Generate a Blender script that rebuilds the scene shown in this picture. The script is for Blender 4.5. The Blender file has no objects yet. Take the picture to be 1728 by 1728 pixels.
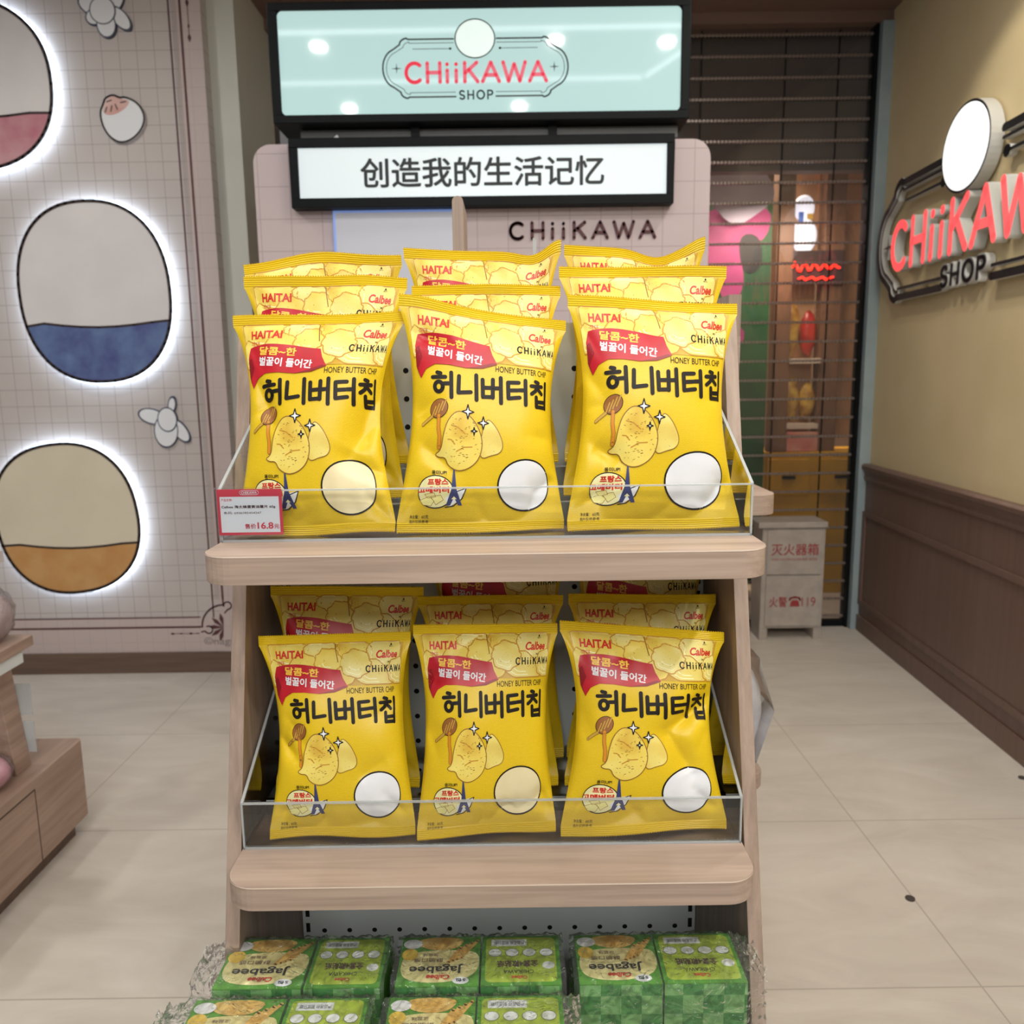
import bpy, bmesh, math, random
import numpy as np
from mathutils import Vector, Matrix
from mathutils.geometry import tessellate_polygon

S = bpy.context.scene
COL = S.collection
PI = math.pi

# ------------------------------------------------------------------ camera
f_px, pitch, roll, CAM_Z = 1380.0, math.atan(227 / 1380.0), 0.0135, 1.35
fw = Vector((0, math.cos(pitch), -math.sin(pitch)))
u0 = Vector((0, math.sin(pitch), math.cos(pitch)))
rt = Vector((math.cos(roll), 0, 0)) - math.sin(roll) * u0
up = Vector((math.sin(roll), 0, 0)) + math.cos(roll) * u0
cam = bpy.data.cameras.new('camera')
cam.sensor_width = 36.0
cam.lens = f_px / 1728 * 36.0
cam.clip_start = 0.02
cam.dof.use_dof = True
cam.dof.focus_distance = 0.93
cam.dof.aperture_fstop = 8.5
co = bpy.data.objects.new('camera', cam)
COL.objects.link(co)
co.matrix_world = Matrix(((rt.x, up.x, -fw.x, 0), (rt.y, up.y, -fw.y, 0), (rt.z, up.z, -fw.z, CAM_Z), (0, 0, 0, 1)))
S.camera = co

# ------------------------------------------------------------------ world, lights, exposure
W = bpy.data.worlds.new('mall_daylight')
S.world = W
W.use_nodes = True
W.node_tree.nodes['Background'].inputs[0].default_value = (0.82, 0.86, 0.90, 1)
W.node_tree.nodes['Background'].inputs[1].default_value = 0.34
S.view_settings.view_transform = 'Standard'
S.view_settings.look = 'None'
S.view_settings.exposure = -0.5
S.view_settings.gamma = 1.0
S.view_settings.use_curve_mapping = False
S.cycles.transparent_max_bounces = 40


def area(name, loc, target, size, power, color=(1, 0.95, 0.88), size_y=None, spread=None):
    l = bpy.data.lights.new(name, 'AREA')
    l.energy = power
    l.color = color
    l.size = size
    if size < 0.2:
        l.shape = 'DISK'
    if size_y:
        l.shape = 'RECTANGLE'
        l.size_y = size_y
    if spread:
        l.spread = spread
    o = bpy.data.objects.new(name, l)
    COL.objects.link(o)
    o.location = loc
    o.rotation_euler = (Vector(target) - Vector(loc)).to_track_quat('-Z', 'Y').to_euler()
    return o


def spot(name, loc, target, power, angle, blend=0.4, radius=0.04, color=(1, 0.93, 0.82)):
    l = bpy.data.lights.new(name, 'SPOT')
    l.energy = power
    l.color = color
    l.spot_size = math.radians(angle)
    l.spot_blend = blend
    l.shadow_soft_size = radius
    o = bpy.data.objects.new(name, l)
    COL.objects.link(o)
    o.location = loc
    o.rotation_euler = (Vector(target) - Vector(loc)).to_track_quat('-Z', 'Y').to_euler()
    return o


area('corridor_ceiling_light', (0.2, -3.0, 3.5), (0, 1.0, 0.7), 3.2, 165, (1.0, 0.985, 0.955), 1.2)
area('ceiling_panel_light', (0.0, -0.6, 2.98), (0, 0.4, 0.9), 1.6, 12, (1, 0.985, 0.94), 0.8)
for dx, dy in ((-0.95, 1.30), (0.25, 1.34), (0.82, 1.30), (-0.98, 0.33), (0.08, 0.33)):
    area('downlight', (dx, dy, 3.02), (dx, dy, 0), 0.07, 7, (1, 0.98, 0.92))
for dx, dy in ((-1.9, 2.4), (1.2, 2.2), (-2.0, 1.2), (1.25, 0.6)):
    area('downlight', (dx, dy, 3.02), (dx, dy, 0), 0.13, 17, (1, 0.97, 0.90))
spot('track_spot_display', (0.15, -0.25, 2.9), (-0.03, 0.95, 1.25), 24, 40, 0.7, 0.05, (1, 0.98, 0.90))
spot('track_spot_right', (0.95, -0.35, 2.6), (0.05, 0.92, 0.85), 55, 34, 0.7, 0.03, (1, 0.98, 0.90))
spot('track_spot_sign', (1.05, 2.75, 2.95), (1.80, 3.0, 1.7), 32, 75, 0.35, 0.03, (1, 0.91, 0.76))
spot('track_spot_sign_b', (0.95, 1.5, 2.95), (1.78, 2.2, 1.3), 25, 70, 0.5, 0.03, (1, 0.91, 0.76))
area('shop_interior_light', (1.6, 5.6, 2.9), (1.6, 5.4, 0), 0.9, 150, (1, 0.86, 0.68), 0.9)
area('shop_front_light', (1.5, 4.62, 2.2), (1.6, 5.0, 1.2), 0.5, 14, (1, 0.9, 0.75), 0.3)

# ------------------------------------------------------------------ materials


def lin(c):
    return tuple((v / 255 / 12.92) if v / 255 <= 0.04045 else ((v / 255 + 0.055) / 1.055) ** 2.4 for v in c)


MATS = {}


def mat(name, rgb=(200, 200, 200), rough=0.5, metal=0.0, emit=0.0, ecol=None, spec=0.5, alpha=None):
    if name in MATS:
        return MATS[name]
    m = bpy.data.materials.new(name)
    m.use_nodes = True
    b = m.node_tree.nodes['Principled BSDF']
    b.inputs['Base Color'].default_value = (*lin(rgb), 1)
    b.inputs['Roughness'].default_value = rough
    b.inputs['Metallic'].default_value = metal
    b.inputs['Specular IOR Level'].default_value = spec
    if emit:
        b.inputs['Emission Color'].default_value = (*lin(ecol or rgb), 1)
        b.inputs['Emission Strength'].default_value = emit
    MATS[name] = m
    return m


class NT:
    """small node-tree helper"""

    def __init__(s, m):
        s.t = m.node_tree
        s.n = s.t.nodes
        s.b = s.n.get('Principled BSDF')
        s.out = s.n.get('Material Output')

    def add(s, typ, **kw):
        nd = s.n.new(typ)
        for k, v in kw.items():
            if k.startswith('i_'):
                nd.inputs[k[2:].replace('_', ' ')].default_value = v
            else:
                setattr(nd, k, v)
        return nd

    def link(s, a, b):
        s.t.links.new(a, b)

    def ramp(s, fac, stops):
        r = s.add('ShaderNodeValToRGB')
        e = r.color_ramp.elements
        while len(e) < len(stops):
            e.new(0.5)
        for el, (p, c) in zip(e, stops):
            el.position = p
            el.color = (*lin(c), 1) if max(c) > 1 else (*c, 1)
        s.link(fac, r.inputs[0])
        return r

    def coords(s, kind='Object', scale=(1, 1, 1), loc=(0, 0, 0), rot=(0, 0, 0)):
        tc = s.add('ShaderNodeTexCoord')
        mp = s.add('ShaderNodeMapping')
        mp.inputs['Scale'].default_value = scale
        mp.inputs['Location'].default_value = loc
        mp.inputs['Rotation'].default_value = rot
        s.link(tc.outputs[kind], mp.inputs[0])
        return mp.outputs[0]

    def bump(s, height, strength=0.2, dist=0.01):
        b = s.add('ShaderNodeBump')
        b.inputs['Strength'].default_value = strength
        b.inputs['Distance'].default_value = dist
        s.link(height, b.inputs['Height'])
        s.link(b.outputs[0], s.b.inputs['Normal'])
        return b


def wood(name, c1, c2, scale, rough=0.45):
    m = mat(name, c1, rough)
    t = NT(m)
    v = t.coords('Object', scale)
    n = t.add('ShaderNodeTexNoise', i_Scale=1.0, i_Detail=5.0, i_Roughness=0.62, i_Distortion=0.35)
    t.link(v, n.inputs['Vector'])
    r = t.ramp(n.outputs[0], [(0.32, c2), (0.62, c1)])
    t.link(r.outputs[0], t.b.inputs['Base Color'])
    return m


WOODX = wood('oak_laminate_across', (178, 156, 141), (152, 132, 118), (3.0, 55, 110))
WOODZ = wood('oak_laminate_upright', (170, 148, 133), (144, 124, 110), (90, 60, 3.0))
WOODD = wood('oak_laminate_cabinet', (176, 150, 133), (150, 125, 110), (24, 2.2, 40))
WOODE = mat('oak_edge_band', (222, 203, 186), 0.4)
SKIRT = wood('brown_wood_plinth', (112, 90, 76), (96, 76, 64), (3, 30, 60))
WAINS = wood('brown_wainscot', (112, 88, 77), (104, 80, 70), (40, 40, 1.5))


def mk_floor():
    m = mat('stone_floor_tile', (190, 180, 168), 0.42)
    t = NT(m)
    v = t.coords('Object', (1, 1, 1))
    n1 = t.add('ShaderNodeTexNoise', i_Scale=2.2, i_Detail=8.0, i_Roughness=0.6, i_Distortion=1.2)
    v2 = t.coords('Object', (1.0, 2.6, 1), rot=(0, 0, 0.45))
    t.link(v2, n1.inputs['Vector'])
    r = t.ramp(n1.outputs[0], [(0.25, (194, 184, 171)), (0.5, (206, 197, 184)), (0.75, (216, 208, 196))])
    br = t.add('ShaderNodeTexBrick', offset=0.0, offset_frequency=1, squash=1.0)
    br.inputs['Scale'].default_value = 1.0
    br.inputs['Brick Width'].default_value = 1.22
    br.inputs['Row Height'].default_value = 0.69
    br.inputs['Mortar Size'].default_value = 0.0022
    br.inputs['Mortar Smooth'].default_value = 0.3
    v3 = t.coords('Object', (1, 1, 1), loc=(-1.03, -0.24, 0))
    t.link(v3, br.inputs['Vector'])
    mx = t.add('ShaderNodeMix', data_type='RGBA')
    t.link(br.outputs['Fac'], mx.inputs[0])
    t.link(r.outputs[0], mx.inputs[6])
    mx.inputs[7].default_value = (*lin((172, 161, 148)), 1)
    t.link(mx.outputs[2], t.b.inputs['Base Color'])
    n2 = t.add('ShaderNodeTexNoise', i_Scale=30.0, i_Detail=4.0)
    t.bump(n2.outputs[0], 0.05, 0.004)
    return m


def mk_grid(name, base, line, size, w, axes='xz'):
    """printed thin square grid on wall or booth panel"""
    m = mat(name, base, 0.55)
    t = NT(m)
    br = t.add('ShaderNodeTexBrick', offset=0.0, offset_frequency=1, squash=1.0)
    br.inputs['Scale'].default_value = 1.0
    br.inputs['Brick Width'].default_value = size
    br.inputs['Row Height'].default_value = size
    br.inputs['Mortar Size'].default_value = w
    br.inputs['Mortar Smooth'].default_value = 0.4
    br.inputs['Color1'].default_value = br.inputs['Color2'].default_value = (*lin(base), 1)
    br.inputs['Mortar'].default_value = (*lin(line), 1)
    v = t.coords('Object', (1, 1, 1), rot=(-PI / 2, 0, 0))
    t.link(v, br.inputs['Vector'])
    t.link(br.outputs['Color'], t.b.inputs['Base Color'])
    return m


def mk_clear(name, tint=(1, 1, 1), refl=0.9, bump=None, rough=0.03, cloud=0.0, fres=1.0):
    """thin clear acrylic or film: see-through with a fresnel sheen"""
    m = bpy.data.materials.new(name)
    m.use_nodes = True
    t = NT(m)
    t.n.remove(t.b)
    tr = t.add('ShaderNodeBsdfTransparent')
    tr.inputs[0].default_value = (*tint, 1)
    gl = t.add('ShaderNodeBsdfGlossy')
    gl.inputs['Roughness'].default_value = rough
    gl.inputs['Color'].default_value = (refl, refl, refl, 1)
    fr = t.add('ShaderNodeFresnel', i_IOR=1.45)
    mx = t.add('ShaderNodeMixShader')
    fk = t.add('ShaderNodeMath', operation='MULTIPLY')
    fk.inputs[1].default_value = fres
    t.link(fr.outputs[0], fk.inputs[0])
    t.link(fk.outputs[0], mx.inputs[0])
    t.link(tr.outputs[0], mx.inputs[1])
    t.link(gl.outputs[0], mx.inputs[2])
    last = mx
    if bump:
        n = t.add('ShaderNodeTexNoise', i_Scale=bump[0], i_Detail=3.0, i_Roughness=0.55, i_Distortion=1.5)
        t.link(t.coords('Object'), n.inputs['Vector'])
        b = t.add('ShaderNodeBump')
        b.inputs['Strength'].default_value = bump[1]
        b.inputs['Distance'].default_value = bump[2]
        t.link(n.outputs[0], b.inputs['Height'])
        t.link(b.outputs[0], gl.inputs['Normal'])
        t.link(b.outputs[0], fr.inputs['Normal'])
    if cloud:
        df = t.add('ShaderNodeBsdfDiffuse')
        df.inputs[0].default_value = (0.85, 0.87, 0.88, 1)
        m2 = t.add('ShaderNodeMixShader')
        m2.inputs[0].default_value = cloud
        t.link(last.outputs[0], m2.inputs[1])
        t.link(df.outputs[0], m2.inputs[2])
        last = m2
    t.link(last.outputs[0], t.out.inputs[0])
    MATS[name] = m
    return m


FLOOR = mk_floor()
MURAL = mk_grid('mural_grid_print', (196, 187, 183), (158, 144, 142), 0.0735, 0.0016)
MURALB = mk_grid('mural_border_print', (198, 182, 178), (182, 165, 162), 0.0735, 0.0012)
BOOTH = mk_grid('booth_grid_print', (196, 180, 182), (172, 154, 156), 0.105, 0.002)
ACRYL = mk_clear('clear_acrylic', (0.985, 0.99, 0.99))
EDGE = mk_clear('acrylic_cut_edge', (0.80, 0.85, 0.85), cloud=0.38)
FILM = mk_clear('clinging_clear_film', (0.985, 0.99, 0.985), 1.0, (34, 0.85, 0.02), 0.08, 0.035, 0.8)
PANE = mk_clear('shutter_pane', (0.84, 0.80, 0.78), 0.8, None, 0.03, 0.02)
MAROON = mat('maroon_print', (92, 52, 56), 0.6)
INK = mat('dark_brown_ink', (52, 38, 36), 0.5)
BLACK = mat('black_ink', (28, 27, 30), 0.5)
WHITEP = mat('white_print', (232, 234, 238), 0.45)


def mk_noise(name, c1, c2, scale, rough=0.5, lo=0.35, hi=0.65, bump=0.0, kind='Object'):
    m = mat(name, c1, rough)
    t = NT(m)
    n = t.add('ShaderNodeTexNoise', i_Scale=scale, i_Detail=4.0)
    t.link(t.coords(kind), n.inputs['Vector'])
    r = t.ramp(n.outputs[0], [(lo, c1), (hi, c2)])
    t.link(r.outputs[0], t.b.inputs['Base Color'])
    if bump:
        t.bump(n.outputs[0], bump, 0.01)
    return m


WALLP = mk_noise('yellow_plaster_paint', (214, 195, 152), (220, 202, 160), 3.0, 0.6)
CREAMP = mk_noise('off_white_paint', (206, 207, 196), (211, 212, 202), 2.0, 0.6)
BROWNC = mk_noise('brown_ceiling_paint', (120, 96, 86), (126, 102, 92), 2.0, 0.7)
JAMB = mk_noise('grey_blue_metal', (150, 164, 168), (142, 157, 162), 8.0, 0.4)
PEGM = mk_noise('white_powder_coat', (222, 228, 226), (216, 223, 221), 6.0, 0.4)
DARKM = mk_noise('dark_metal', (13, 16, 18), (18, 21, 23), 8.0, 0.45)
DARKM.node_tree.nodes['Principled BSDF'].inputs['Specular IOR Level'].default_value = 0.12
FELT = mk_noise('black_void_board', (30, 26, 24), (38, 32, 29), 4.0, 0.8)

# ------------------------------------------------------------------ mesh helpers


class MB:
    def __init__(s):
        s.v, s.f, s.m, s.sm, s.uv, s.mats = [], [], [], [], [], []

    def mi(s, m):
        if m not in s.mats:
            s.mats.append(m)
        return s.mats.index(m)

    def add(s, verts, faces, m, smooth=False):
        o = len(s.v)
        s.v += [tuple(p) for p in verts]
        k = s.mi(m)
        for fc in faces:
            s.f.append(tuple(i + o for i in fc))
            s.m.append(k)
            s.sm.append(smooth)
        return s

    def box(s, x0, x1, y0, y1, z0, z1, m):
        v = [(x, y, z) for x in (x0, x1) for y in (y0, y1) for z in (z0, z1)]
        return s.add(v, [(0, 1, 3, 2), (4, 6, 7, 5), (0, 4, 5, 1), (2, 3, 7, 6), (0, 2, 6, 4), (1, 5, 7, 3)], m)

    def prism(s, pts, a, b, axis, m, mface=None, smooth=False):
        """extrude a 2D outline from a to b along an axis ('x': pts=(y,z), 'y': pts=(x,z), 'z': pts=(x,y))"""
        n = len(pts)

        def P(p, t):
            return (t, p[0], p[1]) if axis == 'x' else (p[0], t, p[1]) if axis == 'y' else (p[0], p[1], t)
        vs = [P(p, a) for p in pts] + [P(p, b) for p in pts]
        tri = tessellate_polygon([[Vector((p[0], p[1], 0)) for p in pts]])
        s.add(vs, [tuple(t) for t in tri], mface or m)
        s.add(vs, [tuple(i + n for i in t) for t in tri], m)
        s.add(vs, [(i, (i + 1) % n, (i + 1) % n + n, i + n) for i in range(n)], m, smooth)
        return s

    def cyl(s, p, q, r, m, n=12, r2=None, caps=True):
        p, q = Vector(p), Vector(q)
        d = (q - p).normalized()
        a = d.orthogonal().normalized()
        b = d.cross(a)
        vs = []
        for c, rr in ((p, r), (q, r if r2 is None else r2)):
            vs += [c + (a * math.cos(2 * PI * i / n) + b * math.sin(2 * PI * i / n)) * rr for i in range(n)]
        s.add(vs, [(i, (i + 1) % n, (i + 1) % n + n, i + n) for i in range(n)], m, True)
        if caps:
            s.add(vs, [tuple(range(n)), tuple(range(n, 2 * n))], m)
        return s

    def ball(s, c, r, m, nu=20, nv=12, noise=0.0, seed=0):
        rnd = random.Random(seed)
        vs = []
        for j in range(nv + 1):
            th = PI * j / nv
            for i in range(nu):
                ph = 2 * PI * i / nu
                k = 1 + rnd.uniform(-noise, noise)
                vs.append((c[0] + r[0] * k * math.sin(th) * math.cos(ph), c[1] + r[1] * k * math.sin(th) * math.sin(ph), c[2] + r[2] * k * math.cos(th)))
        fs = [(j * nu + i, j * nu + (i + 1) % nu, (j + 1) * nu + (i + 1) % nu, (j + 1) * nu + i) for j in range(nv) for i in range(nu)]
        return s.add(vs, fs, m, True)

    def build(s, name, parent=None, bevel=0.0, seg=2, fix=True):
        me = bpy.data.meshes.new(name)
        me.from_pydata(s.v, [], s.f)
        for m in s.mats:
            me.materials.append(m)
        me.polygons.foreach_set('material_index', s.m)
        me.polygons.foreach_set('use_smooth', s.sm)
        if fix:
            bm = bmesh.new()
            bm.from_mesh(me)
            bmesh.ops.remove_doubles(bm, verts=bm.verts, dist=1e-6)
            bmesh.ops.recalc_face_normals(bm, faces=bm.faces)
            bm.to_mesh(me)
            bm.free()
        me.update()
        o = bpy.data.objects.new(name, me)
        COL.objects.link(o)
        if parent:
            o.parent = parent
            o.matrix_parent_inverse = Matrix.Translation(-Vector(parent.location)) if parent.type == 'EMPTY' and not any(parent.rotation_euler) else Matrix()
        if bevel:
            b = o.modifiers.new('edge_round', 'BEVEL')
            b.width = bevel
            b.segments = seg
            b.limit_method = 'ANGLE'
            b.angle_limit = math.radians(40)
        return o


def tag(o, label=None, cat=None, group=None, kind=None):
    if label:
        o['label'] = label
    if cat:
        o['category'] = cat
    if group:
        o['group'] = group
    if kind:
        o['kind'] = kind
    return o


def thing(name, label, cat, loc=(0, 0, 0), group=None):
    o = bpy.data.objects.new(name, None)
    o.empty_display_size = 0.05
    COL.objects.link(o)
    o.location = loc
    return tag(o, label, cat, group)


def struct(mb, name, parent=None, **k):
    o = mb.build(name, parent, **k)
    if not parent:
        o['kind'] = 'structure'
    return o


# ---- strokes and text as 2D pieces


def arc(cx, cy, rx, ry, a0, a1, n=14):
    return [(cx + rx * math.cos(math.radians(a0 + (a1 - a0) * i / n)), cy + ry * math.sin(math.radians(a0 + (a1 - a0) * i / n))) for i in range(n + 1)]


def stroke(pts, w, caps=True, closed=False, nd=10):
    """a polyline as convex pieces: one quad per span and a disc per joint"""
    out = []
    p = list(pts) + ([pts[0]] if closed else [])
    for (x0, y0), (x1, y1) in zip(p, p[1:]):
        L = math.hypot(x1 - x0, y1 - y0)
        if L < 1e-9:
            continue
        nx, ny = -(y1 - y0) / L * w / 2, (x1 - x0) / L * w / 2
        out.append([(x0 + nx, y0 + ny), (x0 - nx, y0 - ny), (x1 - nx, y1 - ny), (x1 + nx, y1 + ny)])
    ds = p if caps else p[1:-1]
    for x, y in ds:
        out.append([(x + w / 2 * math.cos(2 * PI * i / nd), y + w / 2 * math.sin(2 * PI * i / nd)) for i in range(nd)])
    return out


GL = {  # stroke letters, y up, unit height; (advance, strokes)
    'C': (0.86, [arc(0.45, 0.5, 0.40, 0.5, 48, 312, 22)]),
    'H': (0.80, [[(0.08, 0), (0.08, 1)], [(0.68, 0), (0.68, 1)], [(0.08, 0.5), (0.68, 0.5)]]),
    'i': (0.30, [[(0.10, 0), (0.10, 0.62)], [(0.10, 0.92), (0.10, 0.93)]]),
    'K': (0.76, [[(0.08, 0), (0.08, 1)], [(0.66, 1), (0.10, 0.46)], [(0.28, 0.62), (0.70, 0)]]),
    'A': (0.88, [[(0.04, 0), (0.44, 1), (0.84, 0)], [(0.20, 0.34), (0.68, 0.34)]]),
    'W': (1.12, [[(0.02, 1), (0.28, 0), (0.55, 0.9), (0.82, 0), (1.08, 1)]]),
    'S': (0.66, [arc(0.32, 0.74, 0.25, 0.26, 30, 270, 12) + arc(0.32, 0.24, 0.26, 0.24, 90, -150, 12)]),
    'O': (0.92, [arc(0.45, 0.5, 0.40, 0.5, 0, 360, 26)]),
    'P': (0.68, [[(0.08, 0), (0.08, 1)], [(0.08, 1)] + arc(0.36, 0.74, 0.25, 0.26, 90, -90, 10) + [(0.08, 0.48)]]),
}


def glyphs(text, x, y, w, h, sw, gap=0.12):
    """stroke lettering fitted to a box; returns convex pieces"""
    tot = sum(GL[c][0] for c in text) + gap * (len(text) - 1)
    out, cx = [], 0
    for c in text:
        for st in GL[c][1]:
            out += stroke([(x + (cx + px) * w / tot, y + py * h) for px, py in st], sw)
        cx += GL[c][0] + gap
    return out


def font_tris(text, bold=0.0, shear=0.0, space=1.0):
    cu = bpy.data.curves.new('lettering', 'FONT')
    cu.body = text
    cu.size = 1
    cu.offset = bold
    cu.shear = shear
    cu.space_character = space
    cu.resolution_u = 4
    o = bpy.data.objects.new('lettering', cu)
    COL.objects.link(o)
    dg = bpy.context.evaluated_depsgraph_get()
    me = bpy.data.meshes.new_from_object(o.evaluated_get(dg))
    vs = [(v.co.x, v.co.y) for v in me.vertices]
    fs = [tuple(p.vertices) for p in me.polygons]
    bpy.data.objects.remove(o)
    bpy.data.curves.remove(cu)
    bpy.data.meshes.remove(me)
    return vs, fs


def bold_copies(text, bold, shear, space=1.0):
    """dense Chinese and Korean glyphs are thickened by shifted copies, each a hair above the last"""
    if not (bold and any(ord(c) > 0x2000 for c in text)):
        return [font_tris(text, bold, shear, space)]
    vs, fs = font_tris(text, 0.0, shear, space)
    offs = ((0, 0), (bold, 0), (-bold, 0), (0, bold), (0, -bold), (.7 * bold, .7 * bold), (-.7 * bold, -.7 * bold), (.7 * bold, -.7 * bold), (-.7 * bold, .7 * bold))
    return [([(x + dx, y + dy) for x, y in vs], fs) for dx, dy in offs]


def fit_all(cps, x0, x1, y0, y1, rot=0.0):
    q = fit([p for vs, fs in cps for p in vs], x0, x1, y0, y1, rot)
    n = len(cps[0][0])
    return [(q[k * n:(k + 1) * n], fs) for k, (vs, fs) in enumerate(cps)]


def fit(vs, x0, x1, y0, y1, rot=0.0):
    """map text to a box; y0 is the baseline side, y1 the top side"""
    a = np.array(vs)
    mn, mx = a.min(0), a.max(0)
    t = (a - mn) / np.maximum(mx - mn, 1e-9)
    q = np.stack([x0 + (x1 - x0) * t[:, 0], y0 + (y1 - y0) * t[:, 1]], 1)
    if rot:
        c = np.array([(x0 + x1) / 2, (y0 + y1) / 2])
        d = q - c
        q = c + np.stack([d[:, 0] * math.cos(rot) - d[:, 1] * math.sin(rot), d[:, 0] * math.sin(rot) + d[:, 1] * math.cos(rot)], 1)
    return [tuple(p) for p in q]


def smooth_loop(pts, it=2):
    """Chaikin corner cutting of a closed outline"""
    for _ in range(it):
        o = []
        for i in range(len(pts)):
            a, b = pts[i], pts[(i + 1) % len(pts)]
            o += [(a[0] * .75 + b[0] * .25, a[1] * .75 + b[1] * .25), (a[0] * .25 + b[0] * .75, a[1] * .25 + b[1] * .75)]
        pts = o
    return pts


class Plane:
    """places 2D pieces on a plane: origin, x and y directions, outward normal"""

    def __init__(s, o, ex, ey, n=None):
        s.o, s.ex, s.ey = Vector(o), Vector(ex).normalized(), Vector(ey).normalized()
        s.n = Vector(n).normalized() if n else s.ex.cross(s.ey).normalized()

    def P(s, x, y, d=0.0):
        return s.o + s.ex * x + s.ey * y + s.n * d

    def poly(s, mb, pts, m, d=0.001):
        tri = tessellate_polygon([[Vector((p[0], p[1], 0)) for p in pts]])
        mb.add([s.P(x, y, d) for x, y in pts], [tuple(t) for t in tri], m)

    def pieces(s, mb, ps, m, d=0.001):
        for p in ps:
            mb.add([s.P(x, y, d) for x, y in p], [tuple(range(len(p)))], m)

    def text(s, mb, txt, x0, x1, y0, y1, m, d=0.001, bold=0.0, shear=0.0, rot=0.0, space=1.0):
        for k, (vs, fs) in enumerate(fit_all(bold_copies(txt, bold, shear, space), x0, x1, y0, y1, rot)):
            mb.add([s.P(x, y, d + k * 4e-5) for x, y in vs], fs, m)

    def solid(s, mb, pts, d0, d1, mside, mfront):
        n = len(pts)
        vs = [s.P(x, y, d0) for x, y in pts] + [s.P(x, y, d1) for x, y in pts]
        tri = tessellate_polygon([[Vector((p[0], p[1], 0)) for p in pts]])
        mb.add(vs, [tuple(i + n for i in t) for t in tri], mfront)
        mb.add(vs, [tuple(t) for t in tri], mside)
        mb.add(vs, [(i, (i + 1) % n, (i + 1) % n + n, i + n) for i in range(n)], mside)


# ================================================================== SETTING
struct(MB().box(-4.5, 3.2, -3.0, 7.5, -0.1, 0.0, FLOOR), 'floor')
struct(MB().box(-4.5, 3.2, -1.2, 4.30, 3.05, 3.15, BROWNC), 'ceiling')
struct(MB().box(-1.40, 2.2, 4.22, 4.36, 3.00, 3.05, BROWNC), 'trim_1')

# printed feature wall facing the camera
YM = 3.69
wm = MB().box(-4.4, -1.265, YM, YM + 0.12, 0.09, 3.05, MURAL)
wall_mural = struct(wm, 'wall_left')
pl = Plane((0, YM, 0), (1, 0, 0), (0, 0, 1), (0, -1, 0))
bp = MB()
pl.poly(bp, [(-1.372, 0.09), (-1.266, 0.09), (-1.266, 3.05), (-1.372, 3.05)], MURALB, 0.001)
pl.poly(bp, [(-4.3, 0.10), (-1.372, 0.10), (-1.372, 0.268), (-4.3, 0.268)], MURALB, 0.001)
for x, w in ((-1.398, 0.007), (-1.350, 0.010)):
    pl.poly(bp, [(x - w / 2, 0.35), (x + w / 2, 0.35), (x + w / 2, 3.05), (x - w / 2, 3.05)], MAROON, 0.002)
for x in (-1.384, -1.376, -1.368):
    pl.poly(bp, [(x - .001, 0.35), (x + .001, 0.35), (x + .001, 3.05), (x - .001, 3.05)], mat('thin_grey_rule', (160, 140, 140), 0.6), 0.002)
for z, w in ((0.266, 0.006), (0.219, 0.009)):
    pl.poly(bp, [(-4.3, z - w / 2), (-1.46, z - w / 2), (-1.46, z + w / 2), (-4.3, z + w / 2)], MAROON, 0.002)
pl.pieces(bp, stroke([(-1.455, 0.219)] + arc(-1.35, 0.219, 0.105, 0.105, 180, 90, 10) + [(-1.35, 0.36)], 0.008), MAROON, 0.0022)
pl.pieces(bp, stroke([(-1.398, 0.266), (-1.398, 0.36)], 0.006), MAROON, 0.0022)
for k in range(5):   # corner flourish
    a = math.radians(100 + 38 * k)
    c = (-1.355, 0.215)
    pl.poly(bp, [(c[0], c[1]), (c[0] + .045 * math.cos(a - .22), c[1] + .045 * math.sin(a - .22)), (c[0] + .072 * math.cos(a), c[1] + .072 * math.sin(a)), (c[0] + .045 * math.cos(a + .22), c[1] + .045 * math.sin(a + .22))], MAROON, 0.003)
pl.pieces(bp, stroke([(-1.46, 0.195)] + arc(-1.425, 0.205, 0.018, 0.018, 200, 480, 14), 0.006), MAROON, 0.003)
pl.pieces(bp, stroke([(-1.345, 0.285)] + arc(-1.33, 0.32, 0.018, 0.018, -90, 190, 14), 0.006), MAROON, 0.003)
pl.pieces(bp, stroke([(-1.60, 0.188), (-1.47, 0.188)], 0.0025), MAROON, 0.003)
for x, r in ((-1.595, .008), (-1.555, .006), (-1.51, .008), (-1.478, .005)):
    pl.poly(bp, [(x - r * 1.5, .188), (x, .188 - r * .7), (x + r * 1.5, .188), (x, .188 + r * .7)], MAROON, 0.0032)
pl.pieces(bp, stroke([(-1.318, 2.76), (-1.318, 3.04)], 0.0025), MAROON, 0.003)
for z, r in ((2.90, .011), (2.81, .007), (2.765, .011)):
    pl.poly(bp, [(-1.318 - r * .7, z), (-1.318, z - r * 1.6), (-1.318 + r * .7, z), (-1.318, z + r * 1.6)], MAROON, 0.0032)
pl.text(bp, '©nagano', -1.452, -1.245, 0.122, 0.168, mat('grey_print', (150, 134, 134), 0.6), 0.003)
bp.build('border_print', wall_mural, fix=False)
struct(MB().box(-4.4, -1.26, YM - 0.012, YM + 0.12, 0.0, 0.098, SKIRT), 'baseboard_left')
struct(MB().box(-1.265, -1.15, 3.76, 4.30, 0, 3.05, CREAMP), 'trim_2')
struct(MB().box(-4.4, -1.15, 4.30, 4.40, 0, 3.05, FELT), 'wall_back')

# right wall, slightly angled
KW = 0.0457
wd = Vector((-KW, -1, 0)).normalized()        # along the wall towards the camera
wn = Vector((-1, KW, 0)).normalized()         # out of the wall


def wallp(Y, z, d=0.0):
    p = Vector((1.657 + KW * Y, Y, z))
    return p + wn * d


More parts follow.
